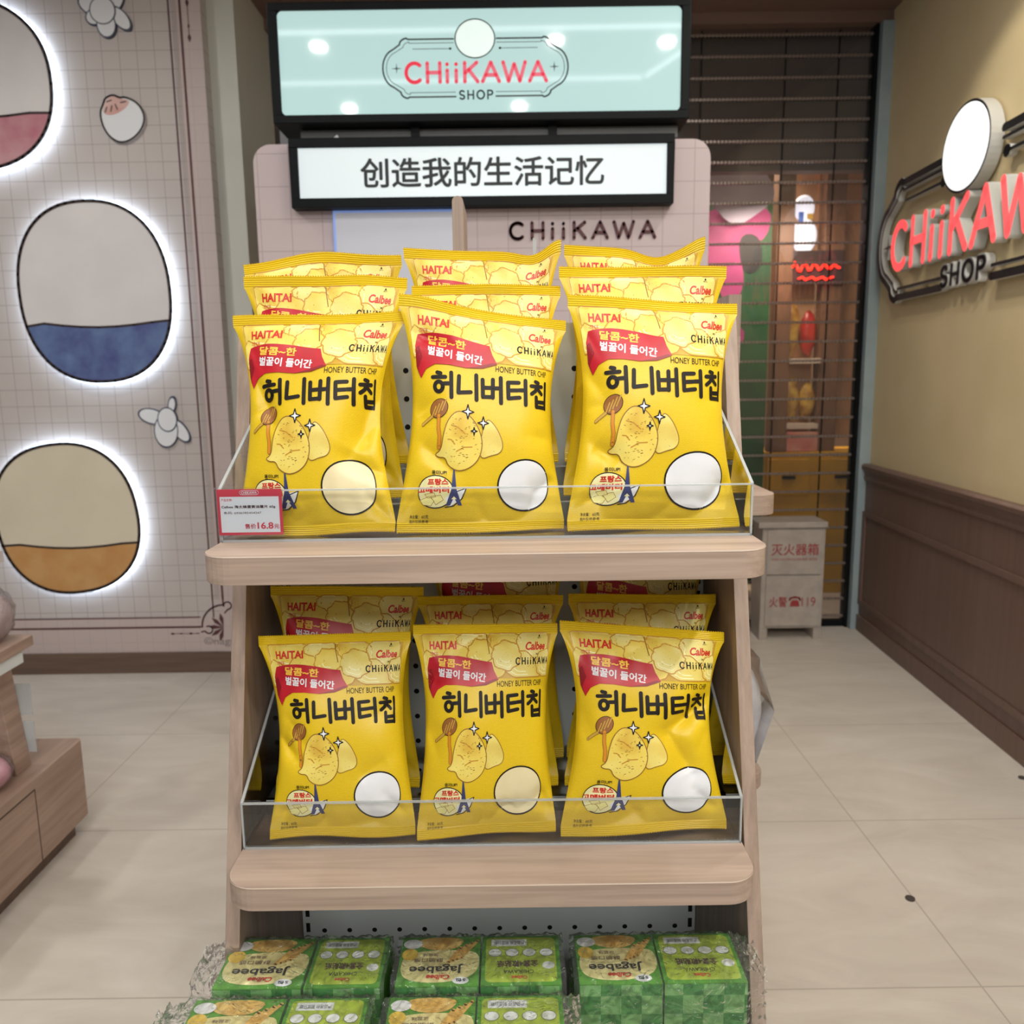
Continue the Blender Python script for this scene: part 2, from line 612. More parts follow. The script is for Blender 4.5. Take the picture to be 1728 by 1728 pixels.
def wallbox(mb, Y0, Y1, z0, z1, d0, d1, m):
    v = [wallp(Y, z, d) for Y in (Y0, Y1) for z in (z0, z1) for d in (d0, d1)]
    return mb.add(v, [(0, 1, 3, 2), (4, 6, 7, 5), (0, 4, 5, 1), (2, 3, 7, 6), (0, 2, 6, 4), (1, 5, 7, 3)], m)


struct(wallbox(MB(), 4.27, -1.2, 0.0, 3.05, -0.12, 0.0, WALLP), 'wall_right')
tr = MB()
wallbox(tr, 4.27, -1.2, 0.0, 0.80, 0.0, 0.014, WAINS)
tr2 = tr.build('trim_3')
tag(tr2, kind='structure')
ral = MB()
prof = [(0.0, 0.80), (0.022, 0.80), (0.026, 0.815), (0.020, 0.83), (0.028, 0.85), (0.040, 0.862), (0.042, 0.878), (0.030, 0.888), (0.0, 0.888)]
ral.add([wallp(4.27, z, d) for d, z in prof] + [wallp(-1.2, z, d) for d, z in prof], [(i, (i + 1) % 9, (i + 1) % 9 + 9, i + 9) for i in range(9)] + [tuple(range(9)), tuple(range(9, 18))], WAINS)
ral.build('chair_rail', tr2, bevel=0.002)
bb = MB()
wallbox(bb, 4.27, -1.2, 0.0, 0.085, 0.014, 0.026, WAINS)
tag(bb.build('baseboard_right', bevel=0.003), kind='structure')
fm = MB()                                       # raised frame on the wainscot
for (Y0, Y1, z0, z1) in ((4.20, 0.6, 0.615, 0.640), (4.20, 0.6, 0.145, 0.170), (4.20, 4.165, 0.17, 0.615)):
    wallbox(fm, Y0, Y1, z0, z1, 0.014, 0.024, WAINS)
fm.build('panel_frame', tr2, bevel=0.004)

# roller shutter in the back opening
YS = 4.27
door = MB()
door.box(1.795, 1.862, 4.20, 4.34, 0.0, 3.0, JAMB)
door_1 = struct(door, 'door_1', bevel=0.003)
track = MB().box(1.780, 1.795, 4.24, 4.31, 0.0, 3.0, DARKM)
track.build('guide_track', door_1)
MB().box(-1.15, 1.790, YS + 0.010, YS + 0.013, 0.02, 3.0, PANE).build('clear_pane', door_1)
RODM = mat('shutter_rod_metal', (150, 138, 132), 0.3, 0.6)
z = 2.966
k = 0
while z > 0.03:
    rod = MB()
    rod.cyl((-1.13, YS, z), (1.785, YS, z), 0.0045, RODM, 8)
    for j in range(66):                          # chain links on the rod
        x = 0.55 + j * 0.0187
        rod.box(x, x + 0.009, YS - 0.007, YS + 0.007, z - 0.0065, z + 0.0065, RODM)
    rod.build('shutter_rod', door_1, fix=False)
    z -= 0.0970
    k += 1
for x in (-0.3, 0.35, 0.95, 1.36, 1.62):
    MB().box(x - .003, x + .003, YS + .005, YS + .010, 0.03, 2.99, DARKM).build('pane_joint', door_1)
MB().box(-1.13, 1.785, YS - 0.012, YS + 0.02, 0.0, 0.035, DARKM).build('bottom_bar', door_1)

# the neighbouring shop seen through the shutter
struct(MB().box(-1.2, 3.0, 6.6, 6.7, 0, 3.05, mk_noise('dim_shop_wall', (128, 104, 84), (112, 90, 72), 2.0, 0.7)), 'wall_shop')
struct(MB().box(-1.2, 3.0, 4.5, 7.4, 3.05, 3.12, mat('dim_shop_ceiling', (60, 52, 46), 0.8)), 'trim_4')
struct(MB().box(0.4, 2.6, 4.52, 4.60, 2.40, 3.05, mat('dark_fascia', (104, 98, 94), 0.6)), 'trim_5')
colm = wood('brown_shop_post', (132, 94, 68), (104, 74, 54), (30, 30, 3))
tag(MB().box(1.565, 1.665, 4.95, 5.05, 0.882, 2.75, colm).build('shop_post', bevel=.004), 'dark brown upright post behind the shutter beside the green poster', 'post')
tag(MB().box(1.86, 1.98, 5.00, 5.10, 0.882, 2.75, colm).build('shop_post', bevel=.004), 'dark brown upright post behind the shutter nearer the yellow wall', 'post')
th = thing('standing_poster', 'green poster with pink patches standing behind the shutter', 'poster', (1.36, 5.0, 0))
MB().box(1.06, 1.545, 4.99, 5.02, 0.05, 2.36, mk_noise('green_poster_print', (40, 96, 52), (30, 76, 44), 5, 0.5)).build('board', th)
pk = MB()
pp = Plane((0, 4.99, 0), (1, 0, 0), (0, 0, 1), (0, -1, 0))
PINK = mk_noise('pink_poster_print', (198, 70, 138), (170, 52, 118), 6, 0.5)
pp.poly(pk, smooth_loop([(1.07, 2.30), (1.54, 2.34), (1.53, 2.14), (1.36, 2.06), (1.40, 1.86), (1.30, 1.72), (1.22, 1.90), (1.10, 1.94)]), PINK, 0.002)
pp.poly(pk, smooth_loop([(1.07, 1.60), (1.40, 1.66), (1.40, 1.50), (1.07, 1.46)]), PINK, 0.002)
pp.poly(pk, smooth_loop([(1.07, 1.36), (1.32, 1.38), (1.32, 1.24), (1.07, 1.22)]), PINK, 0.002)
pp.poly(pk, smooth_loop([(1.34, 2.16), (1.48, 2.16), (1.50, 1.96), (1.38, 1.92)]), BLACK, 0.003)
pk.build('pink_print', th, fix=False)
lv = MB().prism(smooth_loop([(1.10, 2.66), (1.28, 2.68), (1.46, 2.52), (1.56, 2.36), (1.44, 2.26), (1.30, 2.18), (1.16, 2.34), (1.06, 2.44)]), 4.93, 4.95, 'y', mk_noise('pale_lavender_board', (196, 188, 208), (186, 178, 200), 4, 0.5))
tag(lv.build('hanging_board'), 'pale lavender rounded board hanging in front of the green poster', 'board')
tag(MB().box(1.665, 1.86, 5.12, 5.16, 0.95, 2.75, mk_noise('tan_shop_panel', (214, 172, 128), (196, 150, 110), 3, 0.6)).build('backdrop_screen'), 'tan panel between the two brown posts behind the shutter', 'screen')
tag(MB().box(1.98, 2.30, 5.12, 5.16, 0.95, 2.75, mk_noise('orange_shop_panel', (206, 156, 112), (180, 128, 90), 3, 0.6)).build('backdrop_screen'), 'orange tan panel right of the brown posts behind the shutter', 'screen')
SHINE = mat('lit_white_figure', (235, 240, 250), 0.4, emit=1.6, ecol=(225, 236, 255))
fg = thing('lit_display_case', 'small brightly lit white display behind the shutter', 'display', (1.74, 5.0, 2.05))
MB().box(1.66, 1.84, 4.98, 5.11, 2.03, 2.05, WHITEP).build('ledge', fg)
MB().ball((1.745, 5.02, 2.15), (0.075, 0.04, 0.10), SHINE).build('glowing_globe', fg)
MB().ball((1.745, 5.04, 2.31), (0.062, 0.03, 0.075), SHINE).build('glowing_globe', fg)
MB().box(1.70, 1.725, 4.985, 5.0, 2.22, 2.28, mat('blue_accent', (80, 120, 220), 0.4)).box(1.75, 1.78, 4.985, 5.0, 2.24, 2.27, mat('gold_accent', (220, 180, 80), 0.4)).build('printed_marks', fg, fix=False)
NEON = mat('red_neon', (255, 70, 50), 0.4, emit=2.2, ecol=(255, 60, 45))
ng = thing('neon_sign', 'red glowing neon squiggle sign behind the shutter', 'neon sign', (1.8, 4.97, 1.95))
nm = MB()
pn = Plane((0, 4.96, 0), (1, 0, 0), (0, 0, 1), (0, -1, 0))
for q in ([(1.66 + .012 * i, 1.965 + .03 * math.sin(i * 1.3) * (1 - i / 30)) for i in range(24)], [(1.70 + .02 * i, 1.90 + .008 * math.sin(i * 2.1)) for i in range(11)]):
    for pc in stroke(q, 0.012):
        pn.solid(nm, pc, 0, 0.012, NEON, NEON)
nm.build('neon_tube', ng, fix=False)
MB().box(1.64, 1.97, 4.966, 4.975, 1.88, 2.06, mat('dark_sign_back', (60, 40, 38), 0.6)).build('backing', ng)
GOLD = mk_noise('gold_foil', (226, 186, 84), (150, 96, 40), 14, 0.22, bump=0.6)
REDF = mk_noise('red_foil', (206, 60, 40), (150, 34, 30), 14, 0.25, bump=0.6)
for i, (x, zz, h, m_, lab) in enumerate(((1.70, 1.46, .30, GOLD, 'gold foil packet on the upper shelf behind the shutter'), (1.80, 1.46, .26, REDF, 'red foil packet beside the gold one behind the shutter'), (1.71, 1.07, .26, GOLD, 'gold foil packet on the lower shelf behind the shutter'), (1.81, 1.07, .22, GOLD, 'short gold foil packet at the end of the lower shelf behind the shutter'))):
    mb = MB()
    mb.ball((x, 5.04, zz + h / 2), (0.05, 0.03, h / 2), m_, 14, 10, 0.08, i)
    tag(mb.build('foil_packet'), lab, 'packet', 'foil packets behind the shutter')
for zz, lab in ((1.44, 'upper white shelf board behind the shutter'), (1.05, 'lower white shelf board behind the shutter')):
    tag(MB().box(1.665, 1.86, 4.97, 5.12, zz - .03, zz, mat('pale_shelf', (224, 206, 184), 0.5)).build('shelf_board'), lab, 'shelf')
tag(MB().box(1.67, 1.86, 4.96, 5.10, 0.882, 1.00, mk_noise('peach_carton', (226, 168, 140), (206, 120, 110), 9, 0.5)).build('carton', bevel=.004), 'peach carton standing on the yellow counter behind the shutter', 'box')
yc = thing('shop_counter', 'yellow counter with drawers behind the shutter', 'counter', (1.9, 5.0, 0))
YEL = mk_noise('yellow_lacquer', (206, 158, 30), (188, 140, 24), 4, 0.4)
MB().box(1.56, 2.30, 4.94, 5.3, 0.0, 0.88, YEL).build('body', yc, bevel=.005)
for x in (1.68, 2.0):
    d_ = MB().box(x - .13, x + .13, 4.925, 4.94, 0.62, 0.84, YEL).build('drawer', yc, bevel=.004)
    MB().box(x - .04, x + .04, 4.915, 4.925, 0.72, 0.74, DARKM).build('handle', d_)

# ================================================================== BOOTH AND LIT SIGNS
booth = thing('information_booth', 'pink gridded booth panel with rounded top corners behind the display', 'booth', (-0.085, 2.95, 0))
b0, b1, bt, rr = -0.853, 0.683, 2.13, 0.06
outl = [(b0, 0.0), (b1, 0.0)] + arc(b1 - rr, bt - rr, rr, rr, 0, 90, 8) + arc(b0 + rr, bt - rr, rr, rr, 90, 180, 8)
MB().prism(outl, 2.90, 3.05, 'y', BOOTH, smooth=False).build('panel', booth, bevel=.006)
pb = Plane((0, 2.90, 0), (1, 0, 0), (0, 0, 1), (0, -1, 0))
lt = MB()
for pc in glyphs('CHiiKAWA', 0.004, 1.815, 0.497, 0.052, 0.0105, 0.30):
    pb.solid(lt, pc, 0.0005, 0.005, MAROON, MAROON)
lt.build('lettering', booth, fix=False)
wb = MB().box(-0.583, -0.150, 2.885, 2.899, 1.55, 1.905, mk_noise('white_board_face', (206, 209, 222), (200, 204, 218), 2, 0.35)).build('white_board', booth)
bl = MB()
bl.box(-0.590, -0.583, 2.883, 2.899, 1.55, 1.912, mat('blue_edge', (120, 150, 215), 0.4, emit=0.5, ecol=(140, 170, 240)))
bl.box(-0.583, -0.150, 2.883, 2.899, 1.905, 1.912, MATS['blue_edge'])
bl.build('blue_edging', wb)

LIT1 = mat('lit_aqua_face', (120, 138, 138), 0.05, emit=0.95, ecol=(198, 234, 230))
LIT2 = mat('lit_white_face', (150, 154, 154), 0.25, emit=1.0, ecol=(228, 240, 242))
s2 = thing('lit_sign', 'long white lit sign with black Chinese characters on top of the booth panel', 'sign', (-0.085, 2.86, 1.914))
fr = MB()
for (x0, x1, z0, z1) in ((-.718, .551, 2.104, 2.134), (-.718, .551, 1.914, 1.945), (-.718, -.690, 1.945, 2.104), (.527, .551, 1.945, 2.104)):
    fr.box(x0, x1, 2.845, 2.90, z0, z1, DARKM)
fr.build('frame', s2, bevel=.002)
MB().box(-.690, .527, 2.855, 2.90, 1.945, 2.104, LIT2).build('lit_panel', s2)
ps2 = Plane((0, 2.855, 0), (1, 0, 0), (0, 0, 1), (0, -1, 0))
lt = MB()
ps2.text(lt, '创造我的生活记忆', -.487, .321, 1.976, 2.071, mat('sign_black', (30, 36, 38), 0.5), 0.001, bold=0.02)
lt.build('lettering', s2, fix=False)

s1 = thing('lit_sign', 'large aqua lit box sign with red shop lettering above the booth', 'sign', (-0.085, 2.9, 2.187))
X0, X1, Z0, Z1 = -.774, .605, 2.190, 2.560
i0, i1, j0, j1 = -.744, .575, 2.216, 2.536
fr = MB()
for (x0, x1, z0, z1) in ((X0, X1, j1, Z1), (X0, X1, Z0, j0), (X0, i0, j0, j1), (i1, X1, j0, j1)):
    fr.box(x0, x1, 2.885, 3.06, z0, z1, DARKM)
fr.build('frame', s1, bevel=.003)
MB().box(i0, i1, 2.892, 2.92, j0, j1, LIT1).build('lit_panel', s1)
cornr = MB()
ps1 = Plane((0, 2.892, 0), (1, 0, 0), (0, 0, 1), (0, -1, 0))
for cx, cz, a in ((i0, j0, 180), (i1, j0, 270), (i1, j1, 0), (i0, j1, 90)):
    r = .018
    c = (cx + (r if cx == i0 else -r), cz + (r if cz == j0 else -r))
    ps1.poly(cornr, [(cx, cz)] + arc(c[0], c[1], r, r, a, a + 90, 6), DARKM, 0.001)
cornr.build('corner_fillet', s1, fix=False)


def logo_lines(thick, thin):
    """border of the shop logo in its own units (half width 155)"""
    T = []

    def side(s_):
        o = [(36 * s_, 45), (112 * s_, 45)] + [(x * s_, y) for x, y in arc(112, 37, 14, 10, 80, 0, 6)] + \
            [(x * s_, y) for x, y in arc(132, 0, 23, 30, 75, -75, 14)] + [(x * s_, y) for x, y in arc(112, -37, 14, 10, 0, -80, 6)] + [(112 * s_, -45), (34 * s_, -45)]
        i = [(36 * s_, 39), (110 * s_, 39)] + [(x * s_, y) for x, y in arc(108, 33, 12, 8, 80, 0, 6)] + \
            [(x * s_, y) for x, y in arc(128, 0, 21, 26, 75, -75, 14)] + [(x * s_, y) for x, y in arc(108, -33, 12, 8, 0, -80, 6)] + [(110 * s_, -38), (34 * s_, -38)]
        return o, i
    for s_ in (-1, 1):
        o, i = side(s_)
        T.append((o, thick))
        T.append((i, thin))
        T.append(([(42 * s_, 30), (104 * s_, 30)], thin))
        T.append(([(41 * s_, 30), (42 * s_, 30)], thin * 3.6))
    return T


def sparkle(cx, cy, r, k=0.16):
    return [(cx + (r if i % 2 == 0 else r * k) * math.cos(PI / 4 * i), cy + (r if i % 2 == 0 else r * k) * math.sin(PI / 4 * i)) for i in range(8)]


GREYL = mat('dark_green_grey_line', (58, 74, 76), 0.5)
ROSE = mat('rose_red_print', (216, 96, 116), 0.45, emit=0.55, ecol=(226, 96, 118))
LS = .609 / 310
lc = (-0.1005, 2.357)
lt = MB()
for pts, w in logo_lines(2.6, 1.0):
    ps1.pieces(lt, stroke([(lc[0] + x * LS, lc[1] + y * LS) for x, y in pts], w * LS), GREYL, 0.0012)
for s_ in (-1, 1):
    ps1.poly(lt, [(lc[0] + x * LS, lc[1] + y * LS) for x, y in sparkle(132 * s_, 0, 9)], GREYL, 0.0014)
lt.build('logo_border', s1, fix=False)
lt = MB()
ps1.pieces(lt, glyphs('CHiiKAWA', lc[0] - 118 * LS, lc[1] - 22 * LS, 238 * LS, 30 * LS, 6.0 * LS, 0.13), ROSE, 0.0016)
lt.build('lettering', s1, fix=False)
lt = MB()
ps1.pieces(lt, glyphs('SHOP', lc[0] - 28 * LS, lc[1] - 49 * LS, 57 * LS, 13 * LS, 2.6 * LS, 0.26), GREYL, 0.0016)
lt.build('small_lettering', s1, fix=False)
lt = MB()
ps1.poly(lt, arc(lc[0], lc[1] + 45 * LS, 33 * LS, 30 * LS, 0, 360, 40)[:-1], mat('pale_aqua_disc', (228, 244, 242), 0.3, emit=0.6, ecol=(222, 242, 240)), 0.0018)
ps1.pieces(lt, stroke(arc(lc[0], lc[1] + 45 * LS, 33 * LS, 30 * LS, 0, 360, 40)[:-1], 2 * LS, closed=True), GREYL, 0.002)
lt.build('blank_disc', s1, fix=False)
for x in (-.310, .155):
    MB().box(x - .014, x + .014, 2.93, 2.96, 2.125, 2.19, DARKM).build('support_post', s1)
MB().box(-.70, .58, 2.95, 3.03, 2.150, 2.186, mat('grey_beam', (96, 98, 98), 0.4)).build('base_beam', s1)
tag(MB().cyl((-.66, 2.93, 2.136), (-.52, 2.93, 2.150), .004, WHITEP, 8).cyl((-.60, 2.93, 2.139), (-.57, 2.93, 2.162), .005, WHITEP, 8).build('cable_tie'), 'white cable tied off on top of the booth panel', 'cable')

# ceiling light lines, reflected in the sign
LED = mat('white_led_strip', (255, 255, 255), 0.4, emit=9.0, ecol=(240, 248, 255))
for (p, q, lab) in (((-1.25, 1.42), (1.05, 1.45), 'long white light line on the ceiling above the display'), ((-1.5, 0.72), (0.78, 0.75), 'white light line on the ceiling nearer the shop front'), ((0.80, 0.77), (1.05, 1.43), 'short slanting light line joining the two long ones')):
    v = Vector((q[0] - p[0], q[1] - p[1]))
    nrm = Vector((-v.y, v.x)).normalized() * .007
    pts = [(p[0] + nrm.x, p[1] + nrm.y), (p[0] - nrm.x, p[1] - nrm.y), (q[0] - nrm.x, q[1] - nrm.y), (q[0] + nrm.x, q[1] + nrm.y)]
    tag(MB().prism(pts, 3.030, 3.049, 'z', LED).build('ceiling_light_line'), lab, 'light', 'ceiling light lines')

# right wall sign ---------------------------------------------------
SIDEW = mat('white_return_side', (206, 206, 202), 0.5)
LITR = mat('lit_coral_face', (245, 110, 110), 0.4, emit=1.1, ecol=(255, 84, 88))
LITW = mat('lit_white_disc', (250, 252, 252), 0.4, emit=1.3, ecol=(244, 252, 250))
# plane: x runs towards the camera, y up, normal out of the wall
s0 = wallp(3.27, 0.0)
pw = Plane(s0, wd, (0, 0, 1), wn)
sg = thing('wall_sign', 'raised lit shop sign with coral letters on the yellow right wall', 'sign', tuple(wallp(3.27, 1.7)))
U = 0.875 / 155
cz = 1.945
mb = MB()
for pts, w in logo_lines(5.2, 2.2):
    for pc in stroke([(x * U, cz + y * U * 1.0) for x, y in pts], w * U, nd=8):
        pw.solid(mb, pc, 0.012, 0.040, SIDEW, BLACK)
mb.build('border', sg, fix=False)
mb = MB()
for s_ in (-1, 1):
    pw.solid(mb, [(x * U, cz + y * U) for x, y in sparkle(134 * s_, -2, 10, .2)], 0.012, 0.040, SIDEW, BLACK)
mb.build('sparkle', sg, fix=False)
cx = -0.675
adv = sum(GL[c][0] for c in 'CHiiKAWA') + 0.13 * 7
for c in 'CHiiKAWA':
    mb = MB()
    for st in GL[c][1]:
        for pc in stroke([(cx + px * 1.35 / adv, 1.822 + py * 0.19) for px, py in st], 0.036, nd=14):
            pw.solid(mb, pc, 0.010, 0.055, SIDEW, LITR)
    mb.build('letter', sg, fix=False)
    cx += (GL[c][0] + .13) * 1.35 / adv
mb = MB()
for pc in glyphs('SHOP', -0.20, 1.695, 0.35, 0.075, 0.028, 0.24):
    pw.solid(mb, pc, 0.008, 0.040, SIDEW, SIDEW)
for pc in glyphs('SHOP', -0.20, 1.695, 0.35, 0.075, 0.015, 0.24):
    pw.solid(mb, pc, 0.0400, 0.0425, BLACK, BLACK)
mb.build('small_lettering', sg, fix=False)
mb = MB()
pw.solid(mb, arc(-0.03, 2.195, 0.185, 0.165, 0, 360, 48)[:-1], 0.010, 0.060, SIDEW, BLACK)
pw.solid(mb, arc(-0.03, 2.195, 0.174, 0.155, 0, 360, 48)[:-1], 0.060, 0.062, LITW, LITW)
mb.build('blank_disc', sg, fix=False)

# ================================================================== WALL PANELS WITH A LIT HALO
HALO = mat('halo_led_edge', (235, 245, 255), 0.4, emit=7.0, ecol=(214, 234, 255))


def halo_panel(cx, cz, rx, rz, base, band, label, tilt=0.0, pw_=2.3):
    def sup(k, off=0.0):
        o = []
        for i in range(64):
            a = 2 * PI * i / 64
            x = math.copysign(abs(math.cos(a)) ** (2 / pw_), math.cos(a)) * rx * k
            z_ = math.copysign(abs(math.sin(a)) ** (2 / pw_), math.sin(a)) * rz * k
            o.append((cx + x * math.cos(tilt) - z_ * math.sin(tilt), cz + x * math.sin(tilt) + z_ * math.cos(tilt)))
        return o
    t_ = thing('wall_light_panel', label, 'wall light', (cx, YM, cz - rz), 'backlit panels on the mural wall')
    ph = Plane((0, YM, 0), (1, 0, 0), (0, 0, 1), (0, -1, 0))
    m_ = MB()
    ph.solid(m_, sup(1.012), 0.012, 0.034, HALO, HALO)
    m_.build('light_rim', t_, fix=False)
    m_ = MB()
    ph.solid(m_, sup(1.0), 0.0345, 0.046, base, base)
    m_.build('face', t_, fix=False)
    m_ = MB()
    lo = [p for p in sup(0.985)]
    cut = cz - rz * 0.30
    lowp = [p for p in lo if p[1] < cut]
    lowp.sort(key=lambda p: math.atan2(p[1] - cut - 0.001, p[0] - cx))
    top = [(lowp[-1][0] + (lowp[0][0] - lowp[-1][0]) * i / 8, cut + 0.03 * math.sin(PI * i / 8) * -1) for i in range(1, 8)]
    ph.poly(m_, lowp + top, band, 0.0466)
    ph.pieces(m_, stroke([lowp[-1]] + top + [lowp[0]], 0.010), INK, 0.0470)
    ph.pieces(m_, stroke(sup(0.985), 0.014, closed=True), INK, 0.0474)
    m_.build('printed_band', t_, fix=False)


CREAMF = mk_noise('cream_panel_print', (226, 215, 192), (220, 209, 186), 5, 0.5)
GREYF = mk_noise('grey_white_panel_print', (228, 224, 224), (221, 217, 219), 5, 0.5)
halo_panel(-1.79, 1.735, 0.33, 0.385, GREYF, mk_noise('blue_watercolour_print', (76, 84, 140), (104, 128, 172), 9, 0.5), 'oval backlit panel with blue lower band in the middle of the mural wall', 0.03)
halo_panel(-2.01, 0.745, 0.325, 0.345, CREAMF, mk_noise('ochre_watercolour_print', (196, 142, 82), (206, 160, 104), 9, 0.5), 'cream backlit oval panel with ochre lower band, lowest on the mural wall', 0.12)
halo_panel(-2.26, 2.58, 0.375, 0.34, GREYF, mk_noise('rose_watercolour_print', (190, 120, 134), (206, 156, 164), 9, 0.5), 'backlit oval panel with rose lower band, cut by the photo edge at the top', 0.0)

# small unlit cut-outs on the mural
ph = Plane((0, YM, 0), (1, 0, 0), (0, 0, 1), (0, -1, 0))
t_ = thing('wall_plaque', 'flat white steamed bun plaque with pinkish pleats on the mural wall', 'wall decoration', (-1.623, YM, 2.354))
bun = smooth_loop([(-1.715, 2.47), (-1.70, 2.40), (-1.655, 2.355), (-1.60, 2.357), (-1.545, 2.40), (-1.523, 2.455), (-1.548, 2.51), (-1.60, 2.535), (-1.625, 2.53), (-1.65, 2.545), (-1.685, 2.532), (-1.695, 2.51)])
m_ = MB()
ph.solid(m_, bun, 0.0, 0.014, WHITEP, WHITEP)
m_.build('bun_body', t_, fix=False)
m_ = MB()
ph.poly(m_, smooth_loop([(-1.706, 2.47), (-1.66, 2.46), (-1.60, 2.49), (-1.58, 2.522), (-1.62, 2.526), (-1.65, 2.54), (-1.684, 2.528)]), mk_noise('pink_pleat_print', (214, 160, 150), (224, 190, 184), 12, 0.5), 0.0146)
ph.pieces(m_, stroke(bun, 0.008, closed=True), INK, 0.015)
for a, b in (((-1.69, 2.475), (-1.682, 2.495)), ((-1.666, 2.478), (-1.66, 2.50)), ((-1.638, 2.486), (-1.645, 2.505)), ((-1.622, 2.512), (-1.60, 2.516)), ((-1.68, 2.516), (-1.66, 2.522))):
    ph.pieces(m_, stroke([a, b], 0.005), INK, 0.0152)
m_.build('pleats', t_, fix=False)
NAVY = mat('navy_ink', (58, 66, 88), 0.5)
for lab, ccx, ccz, petals in (('small white blossom plaque above the bun plaque on the mural wall', -1.655, 2.86, [(-.06, .03, 150, .05, .03), (.045, .05, 60, .045, .028), (.06, -.02, -50, .05, .026), (-.045, -.012, 200, .035, .028), (.0, -.045, -90, .045, .036), (-.01, .01, 0, .05, .05)]),
                              ('small white three petal flower plaque low on the mural wall', -1.545, 1.165, [(-.06, .035, 165, .055, .03), (.062, -.03, -55, .055, .026), (.0, -.03, -95, .07, .05), (.035, .085, 80, .03, .014), (.01, .02, 90, .05, .04)])):
    t_ = thing('wall_plaque', lab, 'wall decoration', (ccx, YM, ccz - .09), 'flower plaques on the mural wall')
    pm = MB()
    for kp, (dx, dz, a, la, lb) in enumerate(petals):
        a = math.radians(a)
        e = [(ccx + dx + la * math.cos(q) * math.cos(a) - lb * math.sin(q) * math.sin(a), ccz + dz + la * math.cos(q) * math.sin(a) + lb * math.sin(q) * math.cos(a)) for q in [2 * PI * i / 24 for i in range(24)]]
        ph.solid(pm, [(ccx + dx + (x - ccx - dx) * (1 + .0045 / lb), ccz + dz + (z_ - ccz - dz) * (1 + .0045 / lb)) for x, z_ in e], 0.0, 0.009 + .0012 * kp, NAVY, NAVY)
        ph.solid(pm, e, 0.009 + .0012 * kp, 0.0096 + .0012 * kp, WHITEP, WHITEP)
    pm.build('petals', t_, fix=False)

# ================================================================== FIRE EXTINGUISHER BOX
STEEL = mk_noise('brushed_pale_steel', (176, 166, 156), (164, 154, 145), 20, 0.4)
REDP = mat('red_paint_lettering', (150, 52, 52), 0.5)
fb = thing('extinguisher_box', 'pale metal fire extinguisher box on legs in front of the shutter', 'fire extinguisher box', (1.42, 4.04, 0))
MB().box(1.262, 1.580, 4.045, 4.215, 0.06, 0.585, STEEL).build('body', fb, bevel=.004)
MB().box(1.237, 1.585, 4.03, 4.22, 0.585, 0.615, STEEL).build('lid', fb, bevel=.004)
MB().box(1.285, 1.560, 4.036, 4.045, 0.345, 0.575, STEEL).build('upper_door', fb, bevel=.002)
MB().box(1.285, 1.560, 4.036, 4.045, 0.075, 0.338, STEEL).build('lower_door', fb, bevel=.002)
for x in (1.262, 1.540):
    MB().prism([(x, 0.0), (x + .04, 0.0), (x + .04, 0.06), (x, 0.06)], 4.045, 4.20, 'y', STEEL).build('foot', fb)
pf = Plane((0, 4.036, 0), (1, 0, 0), (0, 0, 1), (0, -1, 0))
m_ = MB()
pf.text(m_, '灭火器箱', 1.305, 1.545, 0.445, 0.505, REDP, 0.0008, bold=0.01)
pf.text(m_, 'FIRE EXTINGUISHER BOX', 1.310, 1.540, 0.418, 0.430, REDP, 0.0008)
m_.build('upper_lettering', fb, fix=False)
m_ = MB()
pf.text(m_, '火警', 1.305, 1.395, 0.175, 0.230, REDP, 0.0008, bold=0.01)
pf.text(m_, '119', 1.470, 1.540, 0.178, 0.226, REDP, 0.0008)
pf.poly(m_, [(1.41, .178), (1.46, .178), (1.455, .205), (1.445, .212), (1.425, .212), (1.415, .205)], REDP)
pf.pieces(m_, stroke([(1.408, .212), (1.412, .222), (1.435, .227), (1.458, .222), (1.462, .212)], .010), REDP)
m_.build('lower_lettering', fb, fix=False)
for x, y in ((1.02, 1.93), (1.70, 2.56)):  # low dark discs stand for small black marks on the floor
    tag(MB().cyl((x, y, 0), (x, y, .004), .012, mat('dark_floor_spot', (70, 62, 58), 0.8), 10).build('floor_mark'), 'tiny dark floor mark ' + ('close to the display stand' if x < 1.2 else 'close to the right wainscot'), 'floor stop', 'floor marks')

# ================================================================== STAND BEHIND THE MAIN ONE
st2 = thing('display_stand', 'wooden stand behind the main one, showing its fin and shelf end', 'display stand', (0, 1.7, 0))


def rrect(x0, x1, y0, y1, r, corners='01'):
    """plan outline; front corners (y0) rounded"""
    return arc(x0 + r, y0 + r, r, r, 180, 270, 8) + arc(x1 - r, y0 + r, r, r, 270, 360, 8) + [(x1, y1), (x0, y1)]


MB().prism(rrect(-.42, .497, 1.50, 1.86, .04), 1.090, 1.128, 'z', WOODX).build('shelf', st2, bevel=.0015)
MB().prism(rrect(-.42, .48, 1.46, 1.86, .04), 0.560, 0.590, 'z', WOODX).build('shelf', st2, bevel=.0015)
for x in (-.40, .43):
    MB().box(x - .012, x + .012, 1.60, 2.05, 0, 1.50, WOODZ).build('side_panel', st2)
MB().box(-.388, .418, 1.86, 1.885, 0.1, 1.45, PEGM).build('back_board', st2)
MB().prism([(-.098, 1.40), (-.078, 1.40), (-.078, 1.655)] + arc(-.088, 1.655, .010, .010, 0, 180, 6), 1.50, 1.62, 'y', WOODZ).build('fin', st2, bevel=.001)
MB().box(-.40, .43, 1.555, 1.58, 1.37, 1.42, WOODX).build('top_rail', st2)
cl_ = MB().box(.012, .018, 1.40, 1.403, 1.30, 1.59, ACRYL).box(.028, .031, 1.40, 1.403, 1.30, 1.56, ACRYL)
